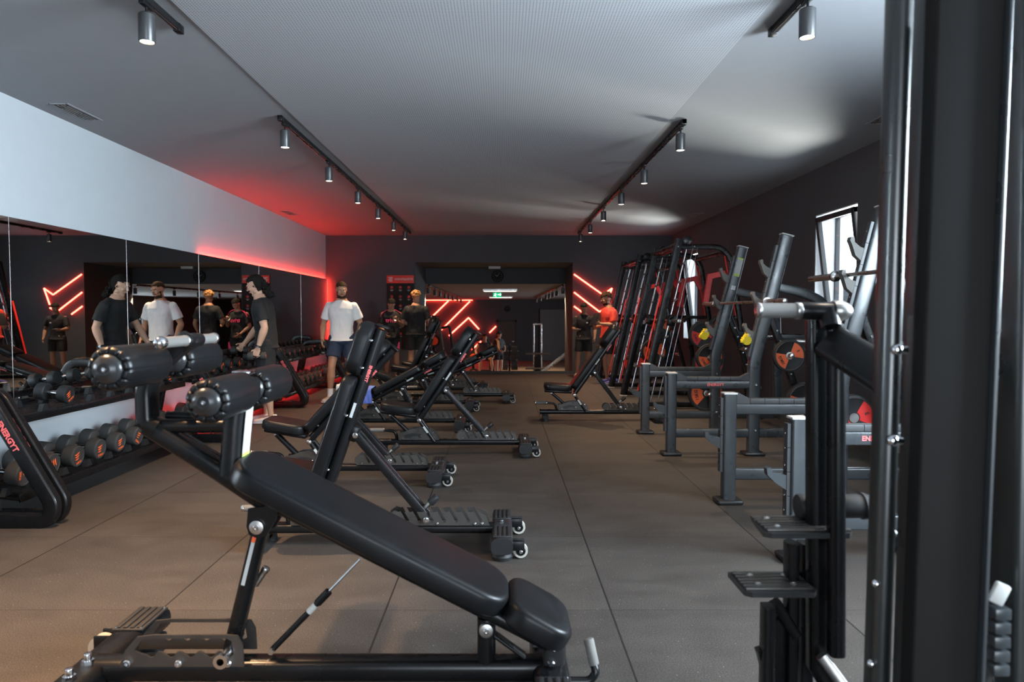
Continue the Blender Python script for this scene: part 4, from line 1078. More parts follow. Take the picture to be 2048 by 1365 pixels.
# ------------------------------------------------------------------ weight discs
def make_disc(name, label, loc, r, rz=0.0, kg='10KG', group='orange weight discs on the racks', spin=0.0, thick=.045, mt=None, parentless=True, cat='weight plate'):
    """disc whose face looks towards -y; root at the disc centre"""
    t = thing(name, label, cat, loc, rz, group)
    b = new(M_rubber)
    b.lathe([(-thick / 2, .026), (-thick / 2, r * .84), (-thick / 2 - .004, r * .88), (-thick / 2 - .002, r * .97), (-thick / 2 + .008, r), (thick / 2 - .008, r), (thick / 2 + .002, r * .97), (thick / 2 + .004, r * .88), (thick / 2, r * .84), (thick / 2, .026)], (0, 0, 0), (0, 1, 0), 44)
    b.build('rubber_disc', parent=t)
    b = new(M_steel); b.lathe([(-thick / 2 - .003, .024), (-thick / 2 - .003, .034), (thick / 2 + .003, .034), (thick / 2 + .003, .024)], (0, 0, 0), (0, 1, 0), 28); b.build('hub_ring', parent=t)
    b = new(M_grip); b.lathe_open([(-thick / 2 - .0035, r * .855), (-thick / 2 - .0055, r * .865), (-thick / 2 - .0035, r * .875)], (0, 0, 0), (0, 1, 0), 44); b.build('rim_line', parent=t)
    for k in range(2):
        a0 = spin + k * math.pi
        pts = []
        for i in range(9):
            a = a0 - .72 + 1.44 * i / 8; pts.append((r * .83 * math.cos(a), r * .83 * math.sin(a)))
        for i in range(7):
            a = a0 + .78 - 1.56 * i / 6; pts.append((r * .25 * math.cos(a) , r * .25 * math.sin(a)))
        b = new(mt or M_orange); b.prism(pts, (1, 0, 0), (0, 0, 1), (0, -thick / 2 - .001, 0), .004, (0, 1, 0)); sec = b.build('colour_segment', parent=t)
        if k < 2:
            up = Vector((math.cos(a0), 0, math.sin(a0))); xd = Vector((math.sin(a0), 0, -math.cos(a0)))
            text_part('lettering', kg if k == 0 else 'E', r * .24, Vector((r * .56 * math.cos(a0), -thick / 2 - .0045, r * .56 * math.sin(a0))), xd, up, M_rubber, sec, bold=.001)
    return t

# ------------------------------------------------------------------ squat racks: side frames in local coordinates (x = world x, y = 0 is the frame plane)
def rubber_strip(b, p0, p1, nrm, w=.055, th=.022, n=4):
    p0 = Vector(p0); p1 = Vector(p1); nrm = Vector(nrm)
    d = (p1 - p0) / n
    for k in range(n):
        a = p0 + d * k; e = p0 + d * (k + 1); g = d.normalized() * .0015
        b.rtube([a + g + nrm * th / 2, e - g + nrm * th / 2], w, th, side=(0, 1, 0), r=.003)
def side_frame(parent, y, hooks, lettering=True, low_hook=True):
    W = .075
    b = new(M_rack)
    b.rtube([(1.565, y, .03), (1.565, y, .755)], W, .088, r=.012)
    fp = b.build('front_post', parent=parent)
    b = new(M_white); b.box((1.565, y, .762), (.095, W + .008, .014), bev=.005); b.build('post_cap', parent=fp)
    b = new(M_darkcap); b.box((1.565, y, .016), (.175, .15, .032), bev=.012, n=5); b.build('foot_plate', parent=fp)
    b = new(M_strip); rubber_strip(b, (1.521, y, .22), (1.521, y, .735), (-1, 0, 0), n=4, w=.05); b.build('rubber_strip', parent=fp)
    b = new(M_chrome)
    for z in (.27, .35, .43, .51, .60, .68): b.bolt((1.5, y - .0, z), (-1, 0, 0), .006, .004)
    b.each('strip_bolt', parent=fp)
    # spotter beam
    b = new(M_rack)
    b.rtube([(1.60, y, .655), (2.30, y, .655)], W * .8, .072, side=(0, 1, 0), r=.008); bm_ = b.build('spotter_beam', parent=parent)
    b = new(M_strip); rubber_strip(b, (1.70, y, .692), (2.20, y, .692), (0, 0, 1), w=.06, th=.036, n=5)
    b.prism([(1.61, .692), (1.70, .692), (1.70, .728), (1.61, .775)], (1, 0, 0), (0, 0, 1), (0, y, 0), .055, (0, 1, 0))
    b.prism([(2.20, .692), (2.275, .692), (2.275, .765), (2.20, .728)], (1, 0, 0), (0, 0, 1), (0, y, 0), .055, (0, 1, 0)); b.build('beam_rubber', parent=bm_)
    if lettering:
        text_part('lettering', 'ENERGYT', .036, (1.965, y - .0305, .655), (1, 0, 0), (0, 0, 1), M_pink, bm_, bold=.0014)
    b = new(M_rack); b.rtube([(1.60, y, .205), (3.00, y, .205)], W * .7, .082, r=.012); b.build('lower_rail', parent=parent)
    # rear upright
    b = new(M_rack); b.rtube([(2.325, y, .03), (2.325, y, .86), (2.605, y, 2.02)], W, .105, r=.014, fil=.06); ru = b.build('rear_upright', parent=parent)
    dr = Vector((.28, 0, 1.16)).normalized(); nl = Vector((-dr.z, 0, dr.x))
    b = new(M_white); b.box(Vector((2.608, y, 2.03)), (.112, W + .008, .012), rot=Matrix.Rotation(math.atan2(dr.x, dr.z), 3, 'Y'), bev=.004); b.build('post_cap', parent=ru)
    b = new(M_darkcap); b.box((2.325, y, .016), (.19, .15, .032), bev=.012, n=5); b.build('foot_plate', parent=ru)
    s0 = Vector((2.335, y, .90)) + nl * .0525
    b = new(M_strip); rubber_strip(b, s0, s0 + dr * 1.05, nl, w=.045, th=.026, n=7); b.build('rubber_strip', parent=ru)
    b = new(M_chrome)
    for z in (.235, .655): b.bolt((2.335, y - W / 2, z), (0, -1, 0), .012, .010)
    for k in range(11): b.bolt(s0 + dr * (.06 + k * .092) + nl * .026, nl, .0055, .004)
    b.each('upright_bolt', parent=ru)
    for h in hooks:
        c = s0 + dr * h + nl * .026
        e0, e1 = -nl, dr
        pts = [(.0, -.055), (-.045, -.03), (-.085, .035), (-.105, .06), (-.105, .085), (-.085, .09), (-.07, .055), (-.03, .035), (0, .03)]
        b = new(M_grip); b.prism(pts, e0, e1, c, .05, (0, 1, 0)); b.build('bar_hook', parent=ru)
    if low_hook:
        pts = [(.0, -.06), (-.06, -.02), (-.10, .02), (-.105, .055), (-.085, .06), (-.07, .03), (-.03, .025), (0, .02)]
        b = new(M_rack); b.prism(pts, (1, 0, 0), (0, 0, 1), (1.50, y, .44), .045, (0, 1, 0)); b.build('low_hook', parent=fp)
    b = new(M_black); b.rtube([(2.52, y + .01, 1.085), (2.90, y + .01, 1.075)], .05, .085, r=.01); ar = b.build('storage_arm', parent=parent)
    b = new(M_steel); b.cyl((2.70, y - .02, 1.055), (2.98, y - .02, 1.05), .024, seg=18, bev=.003); b.build('arm_sleeve', parent=ar)
    # rear stay and arm
    b = new(M_rack); b.rtube([(2.545, y, 1.55), (2.78, y, 1.50), (2.98, y, 1.40), (3.02, y, .20)], W * .8, .085, r=.012, fil=.10); b.build('rear_arm', parent=parent)
    b = new(M_black); b.rtube([(2.47, y + .01, 1.28), (2.60, y + .01, .95), (2.86, y + .01, .16)], .06, .062, r=.008, fil=.04); rs = b.build('storage_stay', parent=parent)
    b = new(M_chrome)
    for k in (.08, .17, .33, .45, .56): q = Vector((2.50, y - .02, 1.24)).lerp(Vector((2.86, y - .02, .16)), k); b.bolt(q, (0, -1, 0), .010, .006)
    b.each('stay_bolt', parent=rs)
    for (hx2, hz2) in ((2.60, .93), (2.745, .52)):
        b = new(M_steel); b.cyl((hx2, y - .19, hz2), (hx2, y + .05, hz2), .0225, seg=18, bev=.003); b.build('plate_horn', parent=rs)

def squat_rack(label, ys, hooks, letter=(True, True)):
    yc = sum(ys) / 2
    t = thing('squat_rack', label, 'squat rack', (0, yc, 0), 0, 'squat racks along the right side')
    for y, l in zip(ys, letter): side_frame(t, y - yc, hooks, l)
    L = ys[1] - ys[0]
    b = new(M_rack); b.rtube([(3.0, -L / 2, .205), (3.0, L / 2, .205)], .07, .07, side=(1, 0, 0)); b.build('rear_crossbar', parent=t)
    b = new(M_rack); b.rtube([(2.98, -L / 2, 1.36), (2.98, L / 2, 1.36)], .07, .07, side=(1, 0, 0)); b.build('upper_crossbar', parent=t)
    return t
squat_rack('nearest graphite squat rack, cut by the tall machine at the right', (3.60, 4.70), (.30, .60, .83), (True, False))
sr = squat_rack('second graphite squat rack with the barbell across its uprights', (6.31, 7.46), (.20, .50, .80), (True, False))
for z_ in (.82, .425): b = new(M_steel); b.cyl((2.33 - .02 - .035 * (z_ < .6), .56, z_), (2.33 - .02 - .035 * (z_ < .6), .84, z_), .0225, seg=18, bev=.003); b.build('plate_horn', parent=sr)
# instruction label on the farther upright of the second rack
dr = Vector((.28, 0, 1.16)).normalized(); rot = Matrix.Rotation(math.atan2(dr.x, dr.z), 3, 'Y')
b = new(M_label); b.box(Vector((2.325, .575 - .0385, .86)) + dr * .97, (.062, .002, .19), rot=rot); lb = b.build('instruction_label', parent=sr)
b = new(M_lime); b.box(Vector((2.325, .575 - .0395, .86)) + dr * .89, (.062, .002, .03), rot=rot); b.box(Vector((2.325, .575 - .0395, .86)) + dr * 1.07, (.062, .002, .02), rot=rot); b.build('lime_label_band', parent=lb)
b = new(M_white); b.box(Vector((2.325, .575 - .0385, .86)) + dr * .75, (.045, .002, .045), rot=rot); b.build('small_label', parent=sr)

# barbells
def barbell(label, a, c, r=.0145):
    a = Vector(a); c = Vector(c); t = thing('barbell', label, 'barbell', tuple((a + c) / 2)); m0 = (a + c) / 2; d = (c - a).normalized()
    A = a - m0; B = c - m0; S = .42
    b = new(M_steel); b.cyl(A + d * S, B - d * S, r, seg=14); b.build('bar', parent=t)
    for e, s in ((A, 1), (B, -1)):
        b = new(M_steel); b.lathe([(0, .018), (.004, .024), (S - .04, .025), (S - .04, .038), (S - .015, .038), (S - .005, .022)], e, d * s, 22); b.build('sleeve', parent=t)
    return t
bl = P(1571, 602, 5.78); br = P(1408, 607, 7.98)
barbell('long chrome barbell resting on the hooks of the second squat rack', (bl[0], 5.78, bl[2]), (br[0], 7.98, bl[2]))
barbell('chrome barbell lying low beside the plates of the nearest squat rack', (2.50, 3.9, .46), (2.38, 6.1, .50))

barbell('chrome barbell on the upper hooks of the nearest squat rack, seen against the window', (2.37, 3.08, 1.575), (2.37, 5.28, 1.575))
# discs on the racks
make_disc('weight_plate', 'orange and black 10 kg disc on the upper horn of the second rack, nearer frame', (2.60, 6.20, .93), .15, spin=R(210))
make_disc('weight_plate', 'orange and black disc below the 10 kg one, half hidden by the rack beam', (2.745, 6.20, .52), .165, spin=R(20), kg='15KG')
make_disc('weight_plate', 'orange disc seen left of the bent upright of the second rack, upper one', (2.31, 7.60, .82), .155, spin=R(215))
make_disc('weight_plate', 'orange 15 kg disc under the spotter beam of the second rack', (2.275, 7.60, .425), .205, spin=R(190), kg='15KG')
make_disc('weight_plate', 'red disc beside the nearest squat rack, just left of the tall machine', (2.50, 4.86, .57), .165, spin=R(200), mt=M_red, kg='20KG')
# yellow collars
def collar(label, px, py, Y, s):
    c = P(px, py, Y)
    t = thing('barbell_collar', label, 'barbell clamp', c, R(20), 'yellow collars on the second squat rack')
    for k in (0, 1):
        b = new(M_yellow); o = Vector((k * .035, k * .03, k * .018))
        b.lathe([(-.016, .022), (-.016, .043), (.016, .043), (.016, .022)], o, (.3, 1, .1), 12)
        b.box(o + Vector((0.0, 0, .048)), (.04, .03, .022), bev=.004); b.box(o + Vector((-.045, 0, -.005)), (.03, .028, .035), bev=.004)
        b.build('clamp_ring', parent=t)
        b = new(M_white); b.box(o + Vector((.012, -.02, .045)), (.02, .012, .016)); b.build('clamp_latch', parent=t)
collar('pair of yellow barbell collars hanging on the farther upright of the second rack', 1408, 672, 7.42, 1)
collar('pair of yellow barbell collars hanging on the nearer upright of the second rack', 1493, 681, 6.27, 1)

# ------------------------------------------------------------------ leaning smith / cable machines
def lean_frame(parent, y):
    b = new(M_black); b.rtube([(1.92, y, .02), (2.42, y, 2.33)], .07, .10, r=.012); fp = b.build('leaning_post', parent=parent)
    b = new(M_red); b.rtube([Vector((1.866, y, .5)), Vector((2.245, y, 1.78))], .05, .006, r=.002) if False else b.rtube([Vector((1.925 - .056, y, .25)), Vector((2.20 - .030, y, 1.56))], .05, .004, r=.001); b.build('red_reflection_stripe', parent=fp)  # red neon reflection on the post's left face, put into the colour
    b = new(M_white); b.box((1.918, y, .012), (.11, .08, .02), bev=.004); b.build('foot_cap', parent=fp)
    b = new(M_chrome)
    for s in (-.0,): b.cyl((2.05, y + .02, .10), (2.535, y + .02, 2.24), .0135, seg=14)
    b.build('guide_rod', parent=parent)
    b = new(M_chrome); b.cyl((2.14, y - .03, .10), (2.60, y - .03, 2.20), .004, seg=8); b.cyl((2.20, y - .05, .10), (2.66, y - .05, 2.20), .004, seg=8); b.each('cable', parent=parent)
    b = new(M_black); b.rtube([(2.36, y, 2.22), (2.98, y, 2.22), (3.12, y, 2.08), (3.26, y, 1.25), (3.40, y, .06)], .06, .07, r=.012, fil=.16, n=6); b.build('rear_arch', parent=parent)
    b = new(M_red); b.rtube([(3.04, y, 2.10), (3.205, y, 1.25)], .045, .006, r=.002); b.build('red_reflection_stripe', parent=parent)  # same painted-in red reflection on the arch's inner face
    b = new(M_black); b.rtube([(1.95, y, .055), (3.42, y, .055)], .07, .07, r=.012); b.build('floor_rail', parent=parent)
    b = new(M_darkcap); b.lathe([(-.02, .05), (-.014, .062), (.014, .062), (.02, .05)], (2.53, y, 2.31), (0, 1, 0), 24); b.build('pulley', parent=parent)
    b = new(M_chrome)
    for q in ((2.40, 2.22), (2.44, 2.15), (2.62, 2.22)): b.bolt((q[0], y - .036, q[1]), (0, -1, 0), .010, .006)
    b.each('top_bolt', parent=parent)
    b = new(M_black); b.rtube([(2.86, y, 1.18), (2.92, y, 1.25), (3.22, y, 1.25)], .05, .05, fil=.04, r=.012); b.build('side_arm', parent=parent)
    b = new(M_black); b.rtube([(2.68, y, 1.20), (2.98, y, .10)], .05, .05, r=.01); b.build('rear_stay', parent=parent)
    b = new(M_grip); 
    for k in range(7):
        c = Vector((2.10 + .006, y, .45)).lerp(Vector((2.50, y, 2.1)), k / 6.5)
        b.prism([(0, 0), (.05, .03), (.06, .05), (.03, .045), (0, .03)], (1, 0, 0), (0, 0, 1), c, .03, (0, 1, 0))
    b.each('safety_peg', parent=parent)
def red_arch(parent, y):
    b = new(M_red)
    b.rtube([(2.80, y, 1.42), (2.86, y, 1.82), (3.04, y, 1.86), (3.13, y, 1.70)], .05, .075, r=.006)
    b.build('red_arch', parent=parent)
def smith(label, y0, y1):
    yc = (y0 + y1) / 2
    t = thing('smith_machine', label, 'smith machine', (0, yc, 0), 0, 'leaning smith machines on the right')
    lean_frame(t, y0 - yc); lean_frame(t, y1 - yc); red_arch(t, y0 - yc + .06); red_arch(t, y1 - yc)
    L = y1 - y0
    b = new(M_black); b.rtube([(2.40, -L / 2, 2.24), (2.40, L / 2, 2.24)], .07, .06, side=(1, 0, 0)); b.rtube([(3.40, -L / 2, .06), (3.40, L / 2, .06)], .07, .07, side=(1, 0, 0)); b.rtube([(3.05, -L / 2, 2.15), (3.05, L / 2, 2.15)], .06, .06, side=(1, 0, 0)); b.each('crossbar', parent=t)
    b = new(M_red); b.rtube([(2.50, -L / 2 + .03, 2.225), (2.50, L / 2 - .03, 2.225)], .045, .02, side=(1, 0, 0), r=.004); b.build('red_crossbar', parent=t)
    b = new(M_steel); bx, bz = 2.345, 1.21
    b.cyl((bx, -L / 2 - .33, bz), (bx, L / 2 + .33, bz), .0145); b.build('lifting_bar', parent=t)
    for s in (-1, 1):
        b = new(M_steel); b.cyl((bx, s * (L / 2 + .07), bz), (bx, s * (L / 2 + .34), bz), .025, bev=.004, seg=20); b.build('bar_sleeve', parent=t)
        b = new(M_black); b.box((bx - .01, s * (L / 2 - .02), bz), (.12, .07, .16), rot=Matrix.Rotation(R(12), 3, 'Y'), bev=.015); b.build('bar_carriage', parent=t)
        for (hx2, hz2) in ((2.72, 1.02), (2.80, .66), (2.9, .35)):
            b = new(M_steel); b.cyl((hx2, s * (L / 2) - .20 * (1 if s < 0 else 0), hz2), (hx2, s * L / 2 + (.20 if s > 0 else 0), hz2), .022); b.build('plate_horn', parent=t)
    return t
smith('nearest leaning smith machine, with the barbell sleeve pointing to the camera', 9.4, 10.8)
smith('farther leaning smith machine behind the man in the red jersey', 12.0, 13.55)
make_disc('weight_plate', 'black disc with red segments on the upper horn of the nearest smith machine', (2.72, 9.27, 1.02), .19, spin=R(200), mt=M_red, group='discs on the smith machines')
make_disc('weight_plate', 'big dark disc with red segment low on the nearest smith machine', (2.80, 9.27, .64), .22, spin=R(190), mt=M_red, group='discs on the smith machines', kg='25KG')
make_disc('weight_plate', 'disc with orange segment seen between the first two leaning posts, upper one', (2.47, 10.62, 1.10), .15, spin=R(190), group='discs on the smith machines')
make_disc('weight_plate', 'disc with orange segment seen between the first two leaning posts, lower one', (2.36, 10.62, .72), .20, spin=R(190), group='discs on the smith machines')
make_disc('weight_plate', 'red disc behind the second leaning post, upper one', (2.45, 11.88, 1.16), .17, spin=R(190), mt=M_red, group='discs on the smith machines')
make_disc('weight_plate', 'red disc behind the second leaning post, lowest one', (2.30, 11.88, .42), .20, spin=R(190), mt=M_red, group='discs on the smith machines')

# ------------------------------------------------------------------ the assisted pull-up machine close on the right
am = thing('pull_up_machine', 'assisted pull-up machine with grip, roller handle and ribbed foot plates, close on the right', 'gym machine', (0, 0, 0))
def A(px, py, Y): return Vector(P(px, py, Y))
g0, g1 = A(1516, 621, 1.86), A(1600, 622, 1.86)
def gp(t_): return g0.lerp(g1, t_)
b = new(M_grip); b.cyl(gp(.02), gp(.88), .0205, seg=22); gr = b.build('handle_grip', parent=am)
b = new(M_steel); b.cyl(gp(-.03), gp(.05), .0218, seg=22, bev=.003); b.cyl(gp(.88), gp(1.02), .0232, seg=22, bev=.003); b.each('grip_collar', parent=gr)
b = new(M_black); b.cyl(gp(1.0), gp(1.95), .0240, seg=24, bev=.004); b.cyl(A(1655, 622, 1.86), A(1662, 655, 1.84), .026, seg=20); b.build('handle_hub', parent=am)
b = new(M_steel); e = A(1668, 622, 1.86); b.lathe([(-.005, .027), (.006, .0295), (.022, .028), (.038, .021), (.046, .012), (.047, .001)], e, (1, 0, -.02), 26); b.bolt(e + Vector((.045, 0, 0)), (1, 0, 0), .007, .004); b.build('end_knob', parent=am)
b = new(M_black); b.rtube([A(1662, 684, 1.84), A(1775, 755, 1.62), A(1805, 774, 1.575)], .05, .095, side=(0.3, 1, 0), r=.016); b.build('swing_arm', parent=am)
b = new(M_black)
b.rtube([A(1633, 640, 1.90), A(1633, 1330, 1.90), A(1690, 1420, 1.88)], .05, .050, r=.012); 
b.rtube([A(1672, 660, 1.84), A(1672, 1310, 1.84)], .045, .042, r=.014)
b.build('front_column', parent=am)
b = new(M_steel); b.rtube([A(1642, 1312, 1.84), A(1722, 1420, 1.80)], .03, .03, r=.008); b.build('lower_brace', parent=am)
# roller handle
r0, r1 = A(1592, 1014, 1.95), A(1775, 1012, 1.95)
b = new(M_rubber)
Lr = (r1 - r0).length
prof = [(0, .022), (.004, .034), (.016, .038), (.03, .036)]
for k in range(5):
    h = .035 + k * .018; prof += [(h, .027), (h + .003, .038), (h + .009, .038), (h + .012, .027)]
prof += [(.135, .034), (Lr * .7, .034), (Lr * .7 + .003, .038), (Lr * .7 + .012, .038), (Lr * .7 + .014, .032), (Lr, .032)]
b.lathe(prof, r0, (r1 - r0), 26); b.build('roller_handle', parent=am)
b = new(M_black); b.tube([A(1745, 1018, 1.93), A(1775, 1070, 1.90), A(1830, 1120, 1.85)], .024, fil=.03); b.build('handle_arm', parent=am)
# ribbed foot plates
def foot_plate(xl, xr, yn, yf, z, skew):
    b = new(M_darkcap)
    out = [(xl - skew, yf), (xr - skew * .2, yf), (xr + .004, yn + .02), (xr - .012, yn), (xl + .018, yn), (xl, yn + .014)]
    b.prism(out, (1, 0, 0), (0, 1, 0), (0, 0, z), .014, (0, 0, 1)); f = b.build('foot_plate', parent=am)
    b = new(M_plate); n = 6
    for k in range(n):
        yy = yn + .014 + (yf - yn - .02) * (k + .4) / n
        b.box(((xl + xr) / 2 - skew * .3, yy, z + .010), (xr - xl - .012, (yf - yn) / n * .62, .007), bev=.002)
    b.each('tread_rib', parent=f)
    b = new(M_steel)
    for xx in (xl + .05, xr - .05):
        for yy in (yn + .045, yf - .04): b.bolt((xx, yy, z + .012), (0, 0, 1), .009, .004)
    b.each('plate_bolt', parent=f)
zf = 1.313 - (1078 - 627) / 1370 * 1.83
foot_plate(.712, .953, 1.83, 1.99, zf, -.02)
zf2 = 1.313 - (1200 - 627) / 1370 * 1.83
foot_plate(.662, .86, 1.83, 1.98, zf2, -.0)
b = new(M_black)
b.rtube([A(1583, 1085, 1.93), A(1580, 1440, 1.93)], .05, .032, r=.008); b.rtube([A(1610, 1085, 1.96), A(1607, 1440, 1.96)], .05, .034, r=.004)
b.rtube([A(1536, 1212, 1.90), A(1532, 1440, 1.90)], .05, .032, r=.008); b.box(A(1556, 1330, 1.93), (.05, .006, .26))
b.rtube([A(1550, 1205, 1.92), A(1590, 1270, 1.92)], .04, .03, r=.006)
b.prism([(0, 0), (.02, -.07), (.05, -.13), (.09, -.13), (.06, -.05), (.03, .01)], (1, 0, 0), (0, 0, 1), A(1512, 1300, 1.92), .03, (0, 1, 0))
b.build('step_supports', parent=am)
b = new(M_rack); b.box(A(1556, 1268, 1.95), (.045, .004, .12)); b.build('step_web', parent=am)
b = new(M_black)
b.rtube([(.62, 2.06, .05), (1.12, 2.06, .05)], .07, .08, r=.015); b.rtube([(.62, 1.93, .05), (1.12, 1.93, .05)], .07, .08, r=.015); b.rtube([(.92, 2.08, .05), (.92, 1.90, .05)], .08, .08, side=(1, 0, 0), r=.015)
b.build('base_frame', parent=am)
# ------------------------------------------------------------------ tall cable column at the photo's right edge
cc = thing('cable_machine', 'tall black cable machine column filling the right photo edge', 'gym machine', (0, 0, 0))
M_blackg = mat('glossy_black_steel', (0.014, 0.016, 0.016), 0.30, 0.0, rvar=0.04, spec=1.0)
M_matte = mat('matte_black_sheet', (0.0095, 0.0088, 0.0084), 0.6, spec=0.15)
def post(name, l0, r0, l1, r1, Y, dep, mt, r, parent=cc):
    """l0, r0: left and right edge at the photo's top; l1, r1: at its bottom"""
    t0 = A((l0 + r0) / 2, 0, Y); t1 = A((l1 + r1) / 2, 1365, Y); w_ = ((r0 - l0) + (r1 - l1)) / 2 / F_PX * Y
    d = t0 - t1; lo = t1 + d * ((.04 - t1.z) / d.z); hi = t1 + d * ((2.34 - t1.z) / d.z); dv = Vector((0, dep / 2, 0))
    b = new(mt); b.rtube([lo + dv, hi + dv], w_, dep, side=(1, 0, 0), r=r); return b.build(name, parent=parent)
p1_ = post('front_post', 1798, 1826, 1746, 1791, 1.45, .07, M_blackg, .020) if False else post('front_post', 1798, 1830, 1746, 1792, 1.45, .06, M_blackg, .018)
for px, py in ((1795, 700), (1786, 882)):
    b = new(M_chrome); q = A(px, py, 1.445); b.ball(q, .0125, 14, sc=(1, .7, 1)); b.cyl(q + Vector((0, .001, 0)), q + Vector((.02, .001, 0)), .008); b.build('post_bolt', parent=p1_)
for px, py in ((1752, 1168), (1742, 1328)): b = new(M_chrome); q = A(px, py, 1.46); b.ball(q, .009, 12); b.build('post_bolt', parent=p1_)
post('guide_post', 1852, 1868, 1808, 1822, 1.50, .05, M_blackg, .010)
b = new(M_chrome); q0 = A(1864, 0, 1.44); q1 = A(1817, 1365, 1.44); b.cyl(q1 + (q0 - q1) * -.10, q1 + (q0 - q1) * .97, .0065, seg=14); b.build('guide_rod', parent=cc)
post('front_shroud', 1877, 2020, 1824, 1962, 1.36, .045, M_matte, .006)
post('shroud_edge', 2022, 2030, 1964, 1971, 1.345, .05, M_rack, .003)
post('rear_post', 2052, 2140, 2031, 2110, 1.42, .10, M_blackg, .014)
post('rear_panel', 1866, 2070, 1830, 2030, 1.75, .02, M_matte, .004)
b = new(M_black); b.box(((1.0 + .8) / 2 + .1, 1.53, .03), (.50, .50, .06), bev=.01); b.build('base_plate', parent=cc)
b = new(M_black); b.rtube([(.80, 1.48, 2.36), (1.22, 1.48, 2.36)], .12, .08, r=.012); b.build('top_beam', parent=cc)
b = new(M_label); q = A(1998, 1188, 1.40); b.box(q, (.032, .012, .045), rot=Matrix.Rotation(R(25), 3, 'Y'), bev=.004); b.build('white_block', parent=cc)  # small tilted white block for the pale thing between the posts
b = new(M_rack); 
for k in range(5): b.box(A(1998, 1225, 1.42) + Vector((0, 0, -k * .030)), (.034, .03, .024), bev=.003)
b.build('weight_stack', parent=cc)
# ------------------------------------------------------------------ dumbbell racks along the left wall
RB = [1.9, 4.20, 6.98, 9.52, 12.06, 14.5]
US = .665; LS = .205      # shelf heights
rack_labels = ['dumbbell rack running out of the photo at the lower left corner', 'dumbbell rack behind the foam rollers, with empty saddles on its near upper shelf',
               'dumbbell rack beside the long-haired man in black', 'dumbbell rack beside the man in the white t-shirt', 'farthest dumbbell rack, in the red-lit corner']
def end_frame(parent, y, s):
    """loop-shaped side frame: slanted strut, curved toe, floor foot, rear post"""
    b = new(M_black)
    path = [(-3.42, y, .86), (-3.30, y, .84), (-2.86, y, .10), (-2.90, y, .045), (-3.05, y, .035), (-3.62, y, .035)]
    b.rtube([(-3.60, y, .10), (-3.46, y, .80), (-3.135, y, .82), (-2.745, y, .14), (-2.775, y, .045), (-3.64, y, .042)], .060, .092, r=.014, fil=.085, n=7)
    f = b.build('end_frame', parent=parent)
    d = Vector((.39, 0, -.68)).normalized()
    if True:
        text_part('lettering', 'ENERGYT', .048, Vector((-2.995, y - .0308, .565)), d, Vector((-d.z, 0, d.x)), M_pink, f, bold=.002)
    return f
def dumbbell(label, loc, r, ang=0.0, L=.25, group=None, tilt=0.0, detail=True, spin=0.0, kg='22.5KG', rz=None, mt=None):
    """axis along local x, +x head faces the room"""
    t = thing('dumbbell', label, 'dumbbell', loc, ang if rz is None else rz, group)
    if tilt: t.rotation_euler = (0, tilt, t.rotation_euler[2])
    hw = L * .30
    for s in (-1, 1):
        b = new(mt or M_rubgrey)
        x0 = s * (L / 2 - hw); 
        b.lathe([(0, .016), (0, r * .86), (.004, r * .94), (.010, r * .985), (.018, r), (hw - .016, r), (hw - .007, r * .985), (hw - .002, r * .95), (hw, r * .88), (hw - .0025, r * .84), (hw - .0025, .001)], (x0, 0, 0), (s, 0, 0), 26 if detail else 18)
        hd = b.build('dumbbell_head', parent=t)
        if s > 0:
            xx = L / 2 - .0015
            b = new(M_orange)
            c, sn = math.cos(spin), math.sin(spin)
            def rt(p): return (p[0] * c - p[1] * sn, p[0] * sn + p[1] * c)
            for k in range(3):
                q = [(-.62 + .0 * k, .50 - k * .30), (.30 - .1 * k, .62 - k * .33), (.10 - .1 * k, .46 - k * .33), (-.35, .33 - k * .27)]
                b.prism([rt((a * r * .8, e * r * .8 - .1 * r)) for a, e in q], (0, 1, 0), (0, 0, 1), (xx + .0015, 0, 0), .002, (1, 0, 0))
            b.build('printed_mark', parent=hd)
            if detail:
                yd = Vector((0, c, sn)); zd = Vector((0, -sn, c))
                text_part('lettering', kg, r * .30, Vector((xx + .002, 0, 0)) + zd * (r * -.60), yd, zd, M_orange, hd, ext=.0006, bold=.0006)
    b = new(M_chrome); h0 = L / 2 - hw + .004
    b.lathe([(0, .0125), (h0 * .35, .0145), (h0, .0165), (h0 * 1.65, .0145), (h0 * 2, .0125)], (-h0, 0, 0), (1, 0, 0), 16); b.build('handle', parent=t)
    return t

for i, (y0, y1) in enumerate(zip(RB, RB[1:])):
    yc = (y0 + y1) / 2; L = y1 - y0
    t = thing('dumbbell_rack', rack_labels[i], 'dumbbell rack', (0, yc, 0), 0, 'dumbbell racks along the left wall')
    end_frame(t, -L / 2 + .048, -1); end_frame(t, L / 2 - .048, 1)
    for zc, xa, xb in ((US, -3.56, -3.20), (LS, -3.52, -3.04)):
        b = new(M_black)
        xm = (xa + xb) / 2; W_ = xb - xa
        tl = Matrix.Rotation(R(7), 3, 'Y')
        b.box((xm, 0, zc - .045), (W_, L - .16, .012), rot=tl)
        b.box((xb - .005, 0, zc - .062), (.012, L - .16, .055), bev=.003); b.box((xa + .005, 0, zc - .01), (.012, L - .16, .05), bev=.003)
        sh = b.build('shelf', parent=t)
        b = new(M_rubber); n = 9; st_ = (L - .24) / n
        for k in range(n + 1):
            yy = -(L - .24) / 2 + k * st_
            for xq in (xm - W_ * .26, xm + W_ * .26):
                b.prism([(-st_ * .48, .030), (-st_ * .40, .030), (-st_ * .12, -.022), (st_ * .12, -.022), (st_ * .40, .030), (st_ * .48, .030), (st_ * .46, -.042), (-st_ * .46, -.042)] if False else [(-.040, -.038), (-.014, .012), (.014, .012), (.040, -.038)], (0, 1, 0), (0, 0, 1), (xq, yy, zc - (xq - xm) * .12), .035, (1, 0, 0))
        b.each('saddle', parent=sh)
